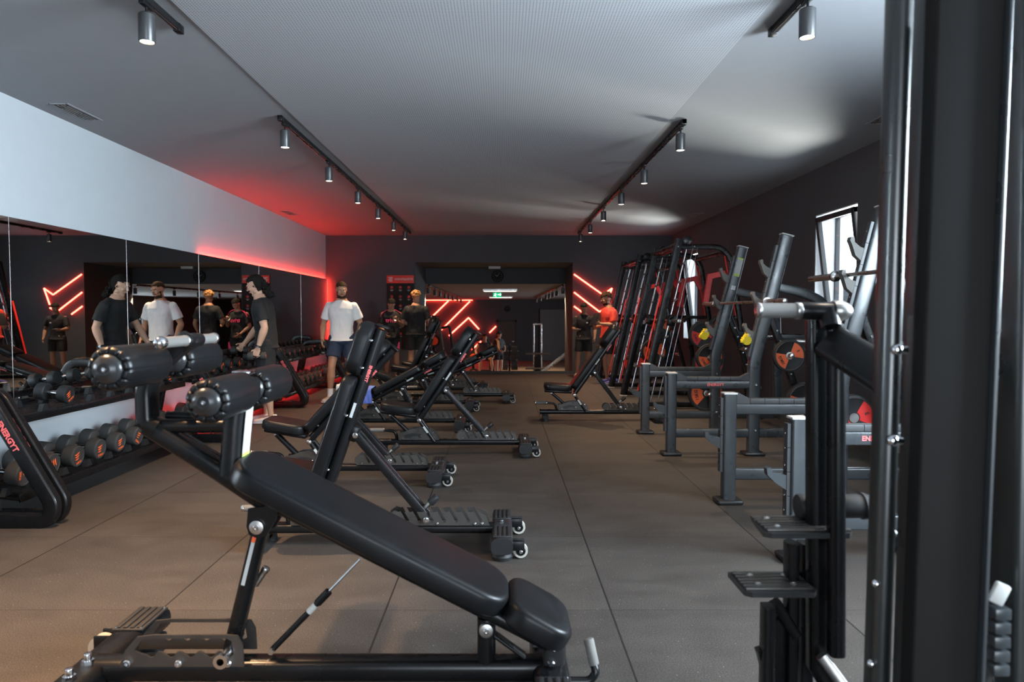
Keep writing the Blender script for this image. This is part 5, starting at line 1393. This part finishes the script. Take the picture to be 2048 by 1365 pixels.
RNK = ['first', 'second', 'third', 'fourth', 'fifth', 'sixth', 'seventh', 'eighth', 'ninth']
kgs = ['22.5KG', '20KG', '17.5KG', '15KG', '12.5KG', '10KG']
where = ['rack at the left corner', 'rack behind foam rollers', 'rack beside long-haired man', 'rack beside white t-shirt man', 'farthest rack']
for i, (y0, y1) in enumerate(zip(RB, RB[1:])):
    n = 9; L = y1 - y0; st_ = (L - .24) / n
    for k in range(n):
        y = y0 + .12 + st_ * (k + .5)
        if y < 4.2: continue
        r = .083 - .002 * i - .0006 * k
        rnd = random.Random(i * 31 + k)
        dumbbell(f'{RNK[k]} grey dumbbell from the near end, lower shelf, {where[i]}', (-3.285, y, LS + r - .012), r, 0, .31, f'dumbbells on the lower shelf of the {where[i]}', tilt=R(7), detail=i < 3, spin=rnd.uniform(-1.6, 1.6), kg=kgs[min(5, i + k // 3)])
    for k in range(n):
        y = y0 + .12 + st_ * (k + .5)
        if y < 5.9 or (i == 2 and k in (6, 7)): continue
        r = .066 - .001 * i
        rnd = random.Random(i * 37 + k + 5)
        dumbbell(f'{RNK[k]} black dumbbell from the near end, upper shelf, {where[i]}', (-3.38, y, US + r - .012), r, 0, .235, f'dumbbells on the upper shelf of the {where[i]}', tilt=R(7), detail=i < 3, spin=rnd.uniform(-1.6, 1.6), kg=kgs[min(5, i + k // 3)], mt=M_rubber)
pq = P(135, 757, 5.05)
dumbbell('lone black dumbbell on the nearly empty upper shelf, left of the foam rollers', (-3.36, 5.12, US + .052), .066, 0, .235, None, tilt=R(7), spin=.5, mt=M_rubber)
# bottles / small things in the far corner omitted: not legible
# ------------------------------------------------------------------ people
from mathutils import noise as mnoise
def skinm(name, col): return mat(name, col, 0.5, bump=.1, bscale=200, var=.06, vscale=20)
M_skinA = skinm('fair_skin', (0.52, 0.30, 0.20)); M_skinB = skinm('tan_skin', (0.42, 0.21, 0.12)); M_skinC = skinm('brown_skin', (0.33, 0.165, 0.095))
M_hairD = mat('dark_hair', (0.010, 0.008, 0.0065), .8, bump=1.0, bscale=120, spec=.15); M_hairB = mat('brown_hair', (0.040, 0.022, 0.011), .8, bump=1.0, bscale=120, spec=.15)
M_hairG = mat('golden_curls', (0.30, 0.135, 0.035), .6, bump=1.0, bscale=120, var=.4, vscale=40)
M_tblack = mat('black_cotton', (0.010, 0.010, 0.011), .85, bump=.4, bscale=300); M_twhite = mat('white_cotton', (0.70, 0.69, 0.67), .85, bump=.4, bscale=300)
M_navy = mat('navy_cloth', (0.018, 0.030, 0.060), .8); M_redj = mat('red_jersey', (0.70, 0.055, 0.035), .7); M_char = mat('charcoal_cotton', (0.045, 0.05, 0.052), .85)
M_shoeW = mat('white_trainers', (0.62, 0.60, 0.57), .6); M_shoeG = mat('grey_trainers', (0.38, 0.37, 0.35), .6); M_shoeB = mat('blue_trainers', (0.10, 0.11, 0.50), .6); M_sock = mat('white_socks', (0.68, 0.68, 0.68), .9)
M_eyew = mat('eye_white', (.75, .73, .70), .3); M_iris = mat('iris', (0.02, 0.014, 0.01), .2); M_pinkj = mat('pink_stripe', (0.65, 0.04, 0.14), .7); M_orangec = mat('orange_cloth', (.62, .22, .06), .9)
M_lips = mat('lips', (0.36, 0.13, 0.10), .5)

def bake_remesh(mb, voxel, smooth_it=6, name='tmp'):
    o = mb.build(name)
    md = o.modifiers.new('r', 'REMESH'); md.mode = 'VOXEL'; md.voxel_size = voxel; md.use_smooth_shade = True
    sm = o.modifiers.new('s', 'SMOOTH'); sm.iterations = smooth_it; sm.factor = .5
    dg = bpy.context.evaluated_depsgraph_get(); dg.update()
    me = bpy.data.meshes.new_from_object(o.evaluated_get(dg))
    old = o.data; bpy.data.objects.remove(o); bpy.data.meshes.remove(old)
    for p in me.polygons: p.use_smooth = True
    return me
def link_mesh(name, me, mt, parent):
    me.materials.clear(); me.materials.append(mt); me.name = name
    o = bpy.data.objects.new(name, me); COL.objects.link(o); o.parent = parent; return o
def crumple(me, amp, sc, seed=0):
    off = Vector((seed * 3.1, seed * 1.7, 0))
    ns = [v.normal.copy() for v in me.vertices]
    for v, n in zip(me.vertices, ns):
        q = Vector((v.co.x * sc, v.co.y * sc, v.co.z * sc * .6)) + off
        v.co += n * (mnoise.noise(q) * amp + mnoise.noise(q * 2.3) * amp * .5)
def limb(b, p0, p1, sta, seg=16):
    p0 = Vector(p0); p1 = Vector(p1); d = p1 - p0; L = d.length
    b.lathe([(t * L, r) for t, r in sta], p0, d, seg)
    b.ball(p0, sta[0][1], 14); b.ball(p1, sta[-1][1], 14)
def cone(b, p0, p1, r0, r1, seg=20, sc=None):
    b.lathe([(0, r0), ((Vector(p1) - Vector(p0)).length, r1)], p0, Vector(p1) - Vector(p0), seg)

def hand(b, wrist, dirv, palm_n, thumb_side, curl, s=1.0):
    """palm + four fingers + thumb; dirv: forearm direction, palm_n: direction the palm faces, thumb_side: across"""
    d = Vector(dirv).normalized(); n = Vector(palm_n); n = (n - d * n.dot(d)).normalized(); t = Vector(thumb_side); t = (t - d * t.dot(d) - n * t.dot(n)).normalized()
    w = Vector(wrist); M = Matrix((t, d, n)).transposed()
    b.box(w + d * .048 * s, (.074 * s, .088 * s, .026 * s), rot=M, bev=.011)
    for k, (off, ln) in enumerate(((.029, .072), (.010, .080), (-.010, .074), (-.028, .058))):
        p = w + d * .088 * s + t * off * s; a = 0; rr = .0092 * s; pts = [p - d * .01]
        for j, f in enumerate((.45, .32, .23)):
            a += curl * (.75 if j == 0 else 1.0); q = d * math.cos(a) + n * math.sin(a); pts.append(pts[-1] + q * ln * f * s)
        b.tube(pts, rr, seg=8); b.ball(pts[-1], rr, 8)
    p = w + d * .020 * s + t * .030 * s + n * .004; q1 = p + (t * .75 + d * .7 + n * .25).normalized() * .036 * s; q2 = q1 + (t * .25 + d * .8 + n * .45 * (1 + curl)).normalized() * .030 * s
    b.tube([p - t * .01, q1, q2], .0108 * s, seg=8); b.ball(q2, .0105 * s, 8)

def person(label, loc, yaw, H, J, skin, shirt, shorts, shoes, hair, voxel=.0065, sock=None, group=None, curl=(.5, .5), fit=1.0, seated=False, sleeves=True, beard=False, cap=None, thumbs=None, shorts_len=.62, build_=1.0):
    s = H / 1.78
    t = thing('person', label, 'person', loc, yaw, group)
    D = dict(pelvis=(0, 0, .95), waist=(0, 0, 1.10), chest=(0, 0, 1.30), neck=(0, .015, 1.485), head=(0, -.015, 1.645),
             sl=(.178, .01, 1.398), sr=(-.178, .01, 1.398), el=(.26, .03, 1.13), er=(-.26, .03, 1.13), wl=(.275, -.05, .885), wr=(-.275, -.05, .885),
             hl=(.09, 0, .93), hr=(-.09, 0, .93), kl=(.105, -.02, .50), kr=(-.105, -.02, .50), al=(.11, .03, .095), ar=(-.11, .03, .095), tl=(.15, -1, 0), tr=(-.15, -1, 0), hyaw=0, hpitch=0, nl=(-1, 0, 0), nr=(1, 0, 0))
    D.update(J)
    G = {k: (Vector(v) * s if k not in ('tl', 'tr', 'nl', 'nr', 'hyaw', 'hpitch') else v) for k, v in D.items()}
    w_ = build_
    def axis_at(f):   # torso axis pelvis -> neck through waist and chest
        pts = [G['pelvis'], G['waist'], G['chest'], G['neck']]; L = [0, .34, .68, 1]
        for a in range(3):
            if f <= L[a + 1] or a == 2: return pts[a].lerp(pts[a + 1], (f - L[a]) / (L[a + 1] - L[a]))
    shv = (G['sl'] - G['sr']); shv.z *= .3; shv.normalize()
    hpv = (G['hl'] - G['hr']); hpv.normalize()
    def torso(b, inf, f0=-.16, f1=1.06, prof=None):
        prof = prof or [(-.16, .115, .09), (-.08, .155, .112), (.02, .168, .122), (.18, .155, .112), (.34, .143, .105), (.50, .152, .110), (.66, .170, .118), (.78, .170, .112), (.85, .160, .100), (.91, .138, .090), (.96, .102, .080), (1.06, .062, .062)]
        rings = []
        for f, rx, ry in prof:
            if f < f0 - 1e-6 or f > f1 + 1e-6: continue
            c = axis_at(min(1, max(0, f)));
            if f < 0: c = G['pelvis'] + (G['pelvis'] - G['waist']) * (-f * 2.6)
            if f > 1: c = G['neck'] + (G['head'] - G['neck']) * ((f - 1) * 5)
            k = min(1, max(0, f)); sv = hpv.lerp(shv, k).normalized()
            tan = (axis_at(min(1, max(0.0, f) + .1)) - axis_at(max(0, min(1, f) - .1))).normalized()
            sv = (sv - tan * sv.dot(tan)).normalized(); dv = tan.cross(sv)
            rings.append([c + sv * ((rx * w_ * s + inf) * math.copysign(abs(math.cos(a)) ** .85, math.cos(a))) + dv * ((ry * w_ * s + inf) * math.copysign(abs(math.sin(a)) ** .9, math.sin(a))) for a in [2 * math.pi * i / 28 for i in range(28)]])
        b.loft(rings)
    # ---- body
    b = new(skin); torso(b, 0)
    limb(b, G['neck'] - Vector((0, 0, .03)), G['neck'].lerp(G['head'], .75), [(0, .064 * s), (.5, .056 * s), (1, .056 * s)])
    for q in 'lr':
        S_, E, W = G['s' + q], G['e' + q], G['w' + q]
        sh_in = S_.lerp(G['neck'], .25)
        b.ball(S_ + Vector((0, 0, -.020)), .058 * s * w_, 16)
        limb(b, S_, E, [(0, .056 * s * w_), (.25, .058 * s * w_), (.55, .053 * s * w_), (.85, .041 * s), (1, .040 * s)])
        limb(b, E, W, [(0, .041 * s), (.2, .046 * s * w_), (.45, .041 * s), (.8, .029 * s), (1, .0265 * s)])
        hand(b, W, (W - E), G['n' + q], (thumbs[0 if q == 'l' else 1] if thumbs else (0, -1, 0)), curl[0 if q == 'l' else 1], s)
        Hp, K, An = G['h' + q], G['k' + q], G['a' + q]
        b.ball(Hp, .098 * s, 16)
        limb(b, Hp, K, [(0, .094 * s), (.25, .088 * s), (.6, .072 * s), (.9, .057 * s), (1, .056 * s)])
        limb(b, K, An, [(0, .055 * s), (.15, .054 * s), (.33, .060 * s), (.6, .046 * s), (.88, .033 * s), (1, .034 * s)])
        # calf and knee fullness
        fw = Vector((G['t' + q][0], G['t' + q][1], 0)).normalized()
        b.ball(K.lerp(An, .28) - fw * .018 * s, .050 * s, 12, sc=(1, 1, 1.6))
        foot = An + Vector((0, 0, -An.z * 0 - .045 * s)); b.ball(foot + fw * .05 * s, .036 * s, 12, sc=(1, 1, .8)); b.ball(foot + fw * .12 * s, .03 * s, 12, sc=(1, 1, .7)); b.ball(foot - fw * .03 * s, .034 * s, 12)
    # head
    HM = Matrix.Rotation(G['hyaw'], 3, 'Z') @ Matrix.Rotation(G['hpitch'], 3, 'X'); hc = G['head']
    def hp(x, y, z): return hc + HM @ (Vector((x, y, z)) * s)
    b.ball(hp(0, .012, .030), .092 * s, 22, sc=(.82, 1.04, 1.0), rot=HM)
    b.ball(hp(0, -.020, .0), .080 * s, 20, sc=(.80, .86, 1.12), rot=HM)
    b.ball(hp(0, -.034, -.058), .054 * s, 18, sc=(.86, .86, .84), rot=HM)
    b.ball(hp(0, -.066, -.092), .022 * s, 12, sc=(1.15, .9, .9), rot=HM)
    for sx in (-1, 1):
        b.ball(hp(sx * .048, -.010, -.062), .030 * s, 12, sc=(.7, 1.1, 1.0), rot=HM)
        b.ball(hp(sx * .040, -.066, -.018), .019 * s, 10, rot=HM)
        b.ball(hp(sx * .028, -.084, .034), .013 * s, 10, sc=(1.7, .8, .7), rot=HM)
        b.ball(hp(sx * .076, .008, -.004), .020 * s, 12, sc=(.35, .8, 1.35), rot=HM)
    b.loft([[hp(x * .7, -.088, .026) + HM @ Vector((0, y, 0)) for x, y in ((-.008, 0), (.008, 0), (0, -.006))], [hp(x, -.094, -.010) + HM @ Vector((0, y * s, 0)) for x, y in ((-.012, 0), (.012, 0), (0, -.022))], [hp(x, -.088, -.022) + HM @ Vector((0, y * s, 0)) for x, y in ((-.013, 0), (.013, 0), (0, -.014))]])
    b.ball(hp(0, -.108, -.014), .009 * s, 8, rot=HM)
    b.ball(hp(0, -.086, -.046), .013 * s, 10, sc=(1.7, .9, .7), rot=HM)
    me = bake_remesh(b, voxel, 3)
    body = link_mesh('body', me, skin, t)
    # eyes
    for sx in (-1, 1):
        e = new(M_eyew); e.ball(hp(sx * .029, -.0770, .011), .0095 * s, 12, sc=(1.3, .9, .42), rot=HM); eo = e.build('eye', parent=t)
        e = new(M_iris); e.ball(hp(sx * .029, -.0832, .0105), .0050 * s, 10, sc=(1, .8, .75), rot=HM); e.build('iris', parent=eo)
        e = new(hair[1]); e.tube([hp(sx * .012, -.0985, .028), hp(sx * .030, -.1005, .034), hp(sx * .050, -.088, .028)], .0030 * s, seg=6); e.build('eyebrow', parent=t)
    e = new(M_lips); e.ball(hp(0, -.0975, -.046), .0095 * s, 10, sc=(2.0, .55, .55), rot=HM); e.build('mouth', parent=t)
    # ---- hair as a thickened copy of the scalp
    HI = HM.transposed()
    def shell(nm, mt, pred, off, nz=0, nsc=60, sd=1.0, parent=t):
        bm = bmesh.new(); bm.from_mesh(me); bm.verts.ensure_lookup_table()
        keep = set()
        for v in bm.verts:
            l = HI @ (v.co - hc) / s
            if l.length < .22 and pred(l): keep.add(v)
        dl = [f for f in bm.faces if not all(v in keep for v in f.verts)]
        bmesh.ops.delete(bm, geom=dl, context='FACES')
        bmesh.ops.delete(bm, geom=[v for v in bm.verts if not v.link_faces], context='VERTS')
        bm.normal_update()
        vs = list(bm.verts); ns = [v.normal.copy() for v in vs]
        for v, n in zip(vs, ns):
            k = off * s + (mnoise.noise(v.co * nsc) * nz if nz else 0)
            edge = .35 if v.is_boundary else 1.0
            v.co += n * k * edge * sd
        r = bmesh.ops.solidify(bm, geom=bm.faces[:], thickness=-.004)
        m2 = bpy.data.meshes.new(nm); bm.to_mesh(m2); bm.free()
        for p in m2.polygons: p.use_smooth = True
        return link_mesh(nm, m2, mt, parent)
    style, hm = hair
    scalp = lambda l: (l.z > .052 + (.018 if l.y < -.05 else 0) - max(0, l.y) * .75 and l.z > -.055) and not (abs(l.x) > .066 and l.z < .02 and l.y < .02)
    if cap is None:
        if style == 'short': shell('hair', hm, scalp, .010, .012, 75)
        elif style == 'crop': shell('hair', hm, scalp, .004, .001, 90)
        elif style == 'curly':
            shell('hair', hm, scalp, .016, .010, 45)
            hb = new(hm); rnd = random.Random(11)
            for i in range(95):
                a = rnd.uniform(0, 6.28); z = rnd.uniform(.0, 1); rr = math.sqrt(max(0, 1 - z * z))
                hb.ball(hp(rr * math.cos(a) * .090, .018 + rr * math.sin(a) * .102, .046 + z * .086), rnd.uniform(.012, .024) * s, 7)
            m3 = bake_remesh(hb, .006, 1); link_mesh('curls', m3, hm, t)
        elif style == 'long':
            shell('hair', hm, lambda l: scalp(l) or (l.y > .01 and l.z > -.08 and abs(l.x) < .09), .012, .004, 70)
            hb = new(hm); rnd = random.Random(4)
            for i in range(150):
                f = rnd.random(); a = rnd.uniform(0, 6.28); r_ = (.050 - .012 * f) * math.sqrt(rnd.random())
                hb.ball(hp(r_ * math.cos(a) * 1.2, .085 + .035 * f + r_ * math.sin(a), .02 - .215 * f), .015 * s, 7)
            m3 = bake_remesh(hb, .006, 1); crumple(m3, .004, 60); link_mesh('ponytail', m3, hm, t)
        if beard: shell('beard', hm, lambda l: l.z > -.118 and l.y < -.015 and (l.z < -.062 or (abs(l.x) > .056 and l.z < -.01)) and not (abs(l.x) < .020 and l.z > -.070), .0006)
        if beard in (True, 'moustache'):
            e = new(hm); e.tube([hp(-.026, -.094, -.040), hp(0, -.103, -.033), hp(.026, -.094, -.040)], .0042 * s, seg=6); e.build('moustache', parent=t)
    else:
        shell('hair', hm, scalp, .006, .002, 90)
        c_ = new(cap); c_.ball(hp(0, .012, .045), .098 * s, 22, sc=(.86, 1.04, .92), rot=HM)
        brim = [hp(x, y, .052 - abs(x) * .1) for x, y in ((-.07, -.07), (-.06, -.13), (-.02, -.16), (.02, -.16), (.06, -.13), (.07, -.07))]
        c_.loft([brim, [p + HM @ Vector((0, 0, .008)) for p in brim]]); c_.build('cap', parent=t)
    # ---- shirt
    b = new(shirt); inf = .014 * fit * s
    pr = [(-.15, .180, .134), (-.06, .158, .118), (.0, .156, .116), (.10, .152, .112), (.22, .148, .110), (.34, .144, .106), (.50, .153, .111), (.66, .170, .120), (.78, .176, .118), (.85, .168, .108), (.91, .150, .098), (.955, .118, .088), (.995, .080, .076)]
    torso(b, inf, -.15, .995, pr)
    for q in 'lr':
        S_, E = G['s' + q], G['e' + q]; d = (E - S_).normalized()
        b.ball(S_ + Vector((0, 0, -.016)) + (G['neck'] - S_) * .04, .0735 * s * w_, 18)
        if sleeves: b.lathe([(-.01 * s, .067 * s), (.03 * s, .0705 * s * w_), (.10 * s, .0715 * s * w_ ), (.19 * s, .0735 * s * w_)], S_ + Vector((0, 0, -.008)), d, 22)
    ms = bake_remesh(b, voxel, 5); crumple(ms, .010 * fit, 9, len(label)); so = link_mesh('shirt', ms, shirt, t)
    # ---- shorts
    b = new(shorts)
    rings = []
    prf = [(-.30, .105, .090), (-.22, .140, .110), (-.12, .160, .118), (-.02, .156, .112), (.06, .148, .106)]
    torso(b, .010 * s, -.30, .06, prf)
    for q in 'lr':
        Hp, K = G['h' + q], G['k' + q]; d = (K - Hp)
        b.ball(Hp, .108 * s, 16)
        b.lathe([(0, .104 * s), (.25 * d.length, .108 * s), (shorts_len * d.length, .104 * s)], Hp, d, 24)
    ms = bake_remesh(b, voxel, 5); crumple(ms, .010, 10, 3); link_mesh('shorts', ms, shorts, t)
    # ---- shoes and socks
    for q in 'lr':
        An = G['a' + q]; fw = Vector((G['t' + q][0], G['t' + q][1], G['t' + q][2] if len(G['t' + q]) > 2 else 0)).normalized(); sd = fw.cross(Vector((0, 0, 1))).normalized(); up = sd.cross(fw)
        base = An - up * .088 * s
        if sock:
            b = new(sock); cone(b, An - up * .02, An.lerp(G['k' + q], .24), .040 * s, .043 * s); b.build('sock', parent=t)
        b = new(shoes[0])
        st = [(-.078, .026, .05), (-.065, .034, .085), (-.03, .037, .088), (.0, .038, .080), (.04, .041, .062), (.09, .046, .050), (.14, .045, .042), (.175, .036, .036), (.195, .020, .028)]
        rings = []
        for x, w2, h2 in st:
            c = base + fw * x * s
            rings.append([c + sd * (math.cos(a) * w2 * s) + up * ((.012 + (math.sin(a) * .5 + .5) ** .8 * (h2)) * s) for a in [2 * math.pi * i / 18 for i in range(18)]])
        b.loft(rings); sh = b.build('shoe', parent=t, smooth=60)
        b = new(shoes[1]); rings = []
        for x, w2, h2 in st:
            c = base + fw * x * s * 1.03
            rings.append([c + sd * (a_ * (w2 + .005) * s) + up * (z_ * s) for a_, z_ in ((-1, .0), (1, .0), (1.05, .012), (1, .024), (-1, .024), (-1.05, .012))])
        b.loft(rings); b.build('sole', parent=sh)
    return t, dict(G=G, HM=HM, hp=hp, s=s)

# 1 the long-haired man, facing the mirrors, a dumbbell in each hand
lx, ly = -2.83, 8.22
pt1, I1 = person('long-haired man in black t-shirt and shorts facing the mirror, dumbbells in hands', (lx, ly, 0), R(-82), 1.80,
    dict(chest=(0, -.03, 1.30), neck=(0, -.06, 1.475), head=(0, -.115, 1.622), hyaw=R(-6), hpitch=R(24),
         sl=(.175, -.04, 1.390), sr=(-.175, -.05, 1.390), el=(.245, .03, 1.13), wl=(.24, -.05, .89), er=(-.25, -.14, 1.14), wr=(-.22, -.30, .93),
         hl=(.09, 0, .93), kl=(.10, .02, .50), al=(.10, .06, .095), kr=(-.10, -.04, .50), ar=(-.11, -.03, .095), tl=(.1, -1, 0), tr=(-.1, -1, 0), nl=(-1, 0, 0), nr=(1, 0, 0)),
    M_skinA, M_tblack, M_tblack, (M_shoeW, M_white), ('long', M_hairD), voxel=.0055, curl=(1.15, 1.15), beard=False, shorts_len=.80)
bpy.context.view_layer.update()
mw = Matrix.Translation((lx, ly, 0)) @ Matrix.Rotation(R(-82), 4, 'Z')
h1 = mw @ (I1['G']['wl'] + Vector((-.018, -.012, -.085)))
dumbbell('small grey dumbbell held in the near hand of the long-haired man', tuple(h1), .046, 0, .205, rz=R(8), spin=.3, detail=False)
h2 = mw @ (I1['G']['wr'] + Vector((.018, -.045, -.078)))
dumbbell('small dumbbell in the far hand of the long-haired man, close to the mirror', tuple(h2), .048, 0, .205, rz=R(8), spin=.3, detail=False, mt=M_rubber)
# wrist watch
b = new(M_tblack); wv = (I1['G']['wl'] - I1['G']['el']).normalized(); wq = I1['G']['wl'] - wv * .03
b.cyl(wq - wv * .011, wq + wv * .011, .0315, seg=20); wt = b.build('wrist_watch', parent=pt1)
b = new(M_chrome); b.cyl(wq + Vector((.030, 0, 0)), wq + Vector((.040, 0, 0)), .014, seg=18); b.build('watch_face', parent=wt)
e = new(M_tblack); e.ball(I1['hp'](.083, .0, -.008), .009, 10); e.build('earbud', parent=pt1)

# 2 the man in the white t-shirt, walking towards the camera
person('man in white t-shirt, navy shorts and white socks walking towards the camera', (-2.40, 10.25, 0), R(4), 1.80,
    dict(hyaw=R(16), hpitch=R(18), head=(.01, -.045, 1.64), er=(-.275, .06, 1.135), wr=(-.265, -.10, .915), el=(.275, .05, 1.135), wl=(.265, -.08, .90),
         kr=(-.13, -.13, .51), ar=(-.155, -.14, .10), tr=(-.35, -1, 0), kl=(.10, .05, .51), al=(.10, .22, .12), tl=(.15, -1, -.12), nl=(-1, .2, 0), nr=(1, .2, 0)),
    M_skinB, M_twhite, M_navy, (M_shoeG, M_white), ('crop', M_hairB), voxel=.0058, sock=M_sock, curl=(.35, .35), beard=True, shorts_len=.66, build_=1.06)
# 3 the man in the dark jersey with pink shoulders
jx = -2.22
pt3, I3 = person('man in black jersey with pink shoulder stripes looking down at his phone', (jx, 13.75, 0), R(10), 1.64,
    dict(hyaw=R(8), hpitch=R(38), head=(0, -.085, 1.615), neck=(0, -.02, 1.475), el=(.235, -.05, 1.16), wl=(.12, -.24, 1.27), er=(-.24, .03, 1.14), wr=(-.13, -.16, .98), nl=(0, 0, 1), nr=(1, 0, 0), kr=(-.10, -.04, .5)),
    M_skinC, M_tblack, M_tblack, (M_shoeW, M_white), ('short', M_hairD), voxel=.0075, curl=(.9, .5), fit=1.5, shorts_len=.8)
for s_ in (-1, 1):
    b = new(M_pinkj); b.rtube([(s_ * .065, -.040, 1.385), (s_ * .125, -.05, 1.362), (s_ * .185, -.05, 1.31), (s_ * .215, -.045, 1.24)], .05, .008, side=(0, 1, 0), r=.002, fil=.03); b.build('shoulder_stripe', parent=pt3)
text_part('jersey_lettering', 'triva', .115, (-.01, -.148, 1.17), (1, 0, 0), (0, 0, 1), M_pinkj, pt3, bold=.003, ext=.003)
b = new(M_pinkj); b.prism([(.10, .60), (.14, .74), (.16, .74), (.16, .56)], (1, 0, 0), (0, 0, 1), (0.0, -.125, 0), .01, (0, 1, 0)); b.build('shorts_stripe', parent=pt3)
b = new(M_darkcap); q = I3['G']['wl']; b.box(q + Vector((-.05, -.05, .03)), (.075, .012, .15), rot=Matrix.Rotation(R(-50), 3, 'X'), bev=.004); ph = b.build('phone'); ph.location = (jx, 13.75, 0); ph.rotation_euler = (0, 0, R(10)); tag(ph, 'dark phone held by the man in the jersey with pink shoulders', 'phone')
# 4 the curly-haired man from behind
person('curly golden-haired man in black t-shirt and black shorts, seen from behind', (-1.70, 13.55, 0), R(184), 1.77,
    dict(hyaw=R(-6), hpitch=R(14), head=(0, -.035, 1.64), el=(.27, -.03, 1.15), wl=(.17, -.24, 1.10), er=(-.27, .03, 1.13), wr=(-.25, -.09, .90)),
    M_skinB, M_tblack, M_tblack, (M_shoeW, M_white), ('curly', M_hairG), voxel=.0075, fit=1.6, shorts_len=.78, build_=1.05)
# 5 man in black beside the opening
pt5, I5 = person('man in black t-shirt and shorts looking at his phone beside the opening', (1.69, 14.15, 0), R(-8), 1.54,
    dict(hyaw=R(-4), hpitch=R(30), head=(0, -.06, 1.63), er=(-.25, -.02, 1.15), wr=(-.17, -.24, 1.12), el=(.27, .03, 1.14), wl=(.26, -.1, .92), nr=(0, 0, 1), kr=(-.13, -.04, .5), ar=(-.16, .0, .095)),
    M_skinC, M_tblack, M_tblack, (M_shoeW, M_white), ('short', M_hairD), voxel=.0075, curl=(.5, .7), fit=1.2, shorts_len=.74)
b = new(M_label); b.box((.07, -.124, 1.12), (.035, .006, .028)); b.build('chest_logo', parent=pt5)
for s_ in (-1, 1): b = new(M_label); b.rtube([(s_ * .150, -.01, .80), (s_ * .168, -.02, .58)], .012, .006, r=.001); b.build('shorts_piping', parent=pt5)
b = new(M_darkcap); q = I5['G']['wr']; b.box(q + Vector((.02, -.10, .02)), (.15, .075, .012), rot=Matrix.Rotation(R(20), 3, 'X'), bev=.003); ph = b.build('phone'); ph.location = (1.69, 14.15, 0); ph.rotation_euler = (0, 0, R(-8)); tag(ph, 'dark phone held by the man in black beside the opening', 'phone')
# 6 man in the red jersey
pt6, I6 = person('man in red jersey and blue shoes holding a dark tablet, facing left', (1.98, 12.72, 0), R(-72), 1.71,
    dict(hyaw=R(-4), hpitch=R(16), head=(0, -.06, 1.64), neck=(0, 0, 1.485), el=(.245, .0, 1.14), wl=(.13, -.24, 1.17), er=(-.24, .02, 1.14), wr=(-.10, -.22, 1.10), nl=(-1, 0, .4), nr=(1, 0, .4), kl=(.10, -.0, .5), al=(.11, .06, .095)),
    M_skinB, M_redj, M_tblack, (M_shoeB, M_white), ('curly', M_hairB), voxel=.007, curl=(.7, .7), fit=1.5, beard=True, shorts_len=.8)
b = new(M_redj); b.rtube([(.165, .0, .88), (.178, -.01, .62)], .07, .008, side=(0, 1, 0), r=.002); b.build('shorts_panel', parent=pt6)
b = new(M_darkcap); b.box((.04, -.315, 1.20), (.18, .014, .25), rot=Matrix.Rotation(R(-28), 3, 'X'), bev=.004); ph = b.build('tablet'); ph.location = (1.98, 12.72, 0); ph.rotation_euler = (0, 0, R(-72)); tag(ph, 'dark tablet held by the man in the red jersey', 'tablet')
# 7 man in the grey cap in the hall
cx_ = P(998, 700, 27.0)[0]
pt7, I7 = person('man in grey cap and charcoal t-shirt standing in the hall beyond', (cx_, 27.0, FZ), R(38), 1.80,
    dict(hyaw=R(25), hpitch=R(6), el=(.25, -.04, 1.14), wl=(.10, -.25, 1.05), er=(-.25, .02, 1.14), wr=(-.12, -.22, 1.02), nr=(1, 0, 0)),
    M_skinA, M_char, M_tblack, (M_shoeW, M_white), ('short', M_hairB), voxel=.011, cap=M_rubgrey, fit=1.5)
b = new(M_orangec); b.rtube([(-.16, -.15, 1.12), (-.17, -.12, 1.44), (-.17, .02, 1.50), (-.17, .13, 1.40), (-.17, .15, 1.15)], .02, .12, side=(0, 1, 0), r=.006, fil=.05) if False else b.rtube([(-.15, -.17, 1.05), (-.15, -.13, 1.42), (-.15, 0, 1.515), (-.15, .13, 1.42), (-.15, .15, 1.2)], .12, .016, side=(1, 0, 0), r=.005, fil=.06)
tw = b.build('towel'); tw.location = (cx_, 27.0, FZ); tw.rotation_euler = (0, 0, R(38)); tag(tw, 'orange towel over the shoulder of the man in the grey cap', 'towel')
# 8 seated person in the hall
sx_ = P(970, 700, 24.2)[0]
person('seated person in a grey vest training on a low machine in the hall', (sx_, 24.2, FZ + .34), R(6), 1.74,
    dict(pelvis=(0, .05, .62), waist=(0, .08, .77), chest=(0, .10, .97), neck=(0, .10, 1.16), head=(0, .06, 1.32), sl=(.2, .10, 1.10), sr=(-.2, .10, 1.10), el=(.34, -.02, .85), er=(-.34, -.02, .85), wl=(.30, -.22, .68), wr=(-.30, -.22, .68),
         hl=(.09, .05, .60), hr=(-.09, .05, .60), kl=(.20, -.36, .58), kr=(-.20, -.36, .58), al=(.22, -.36, .10), ar=(-.22, -.36, .10)),
    M_skinB, M_char, M_tblack, (M_shoeW, M_white), ('short', M_hairB), voxel=.012, sleeves=False)
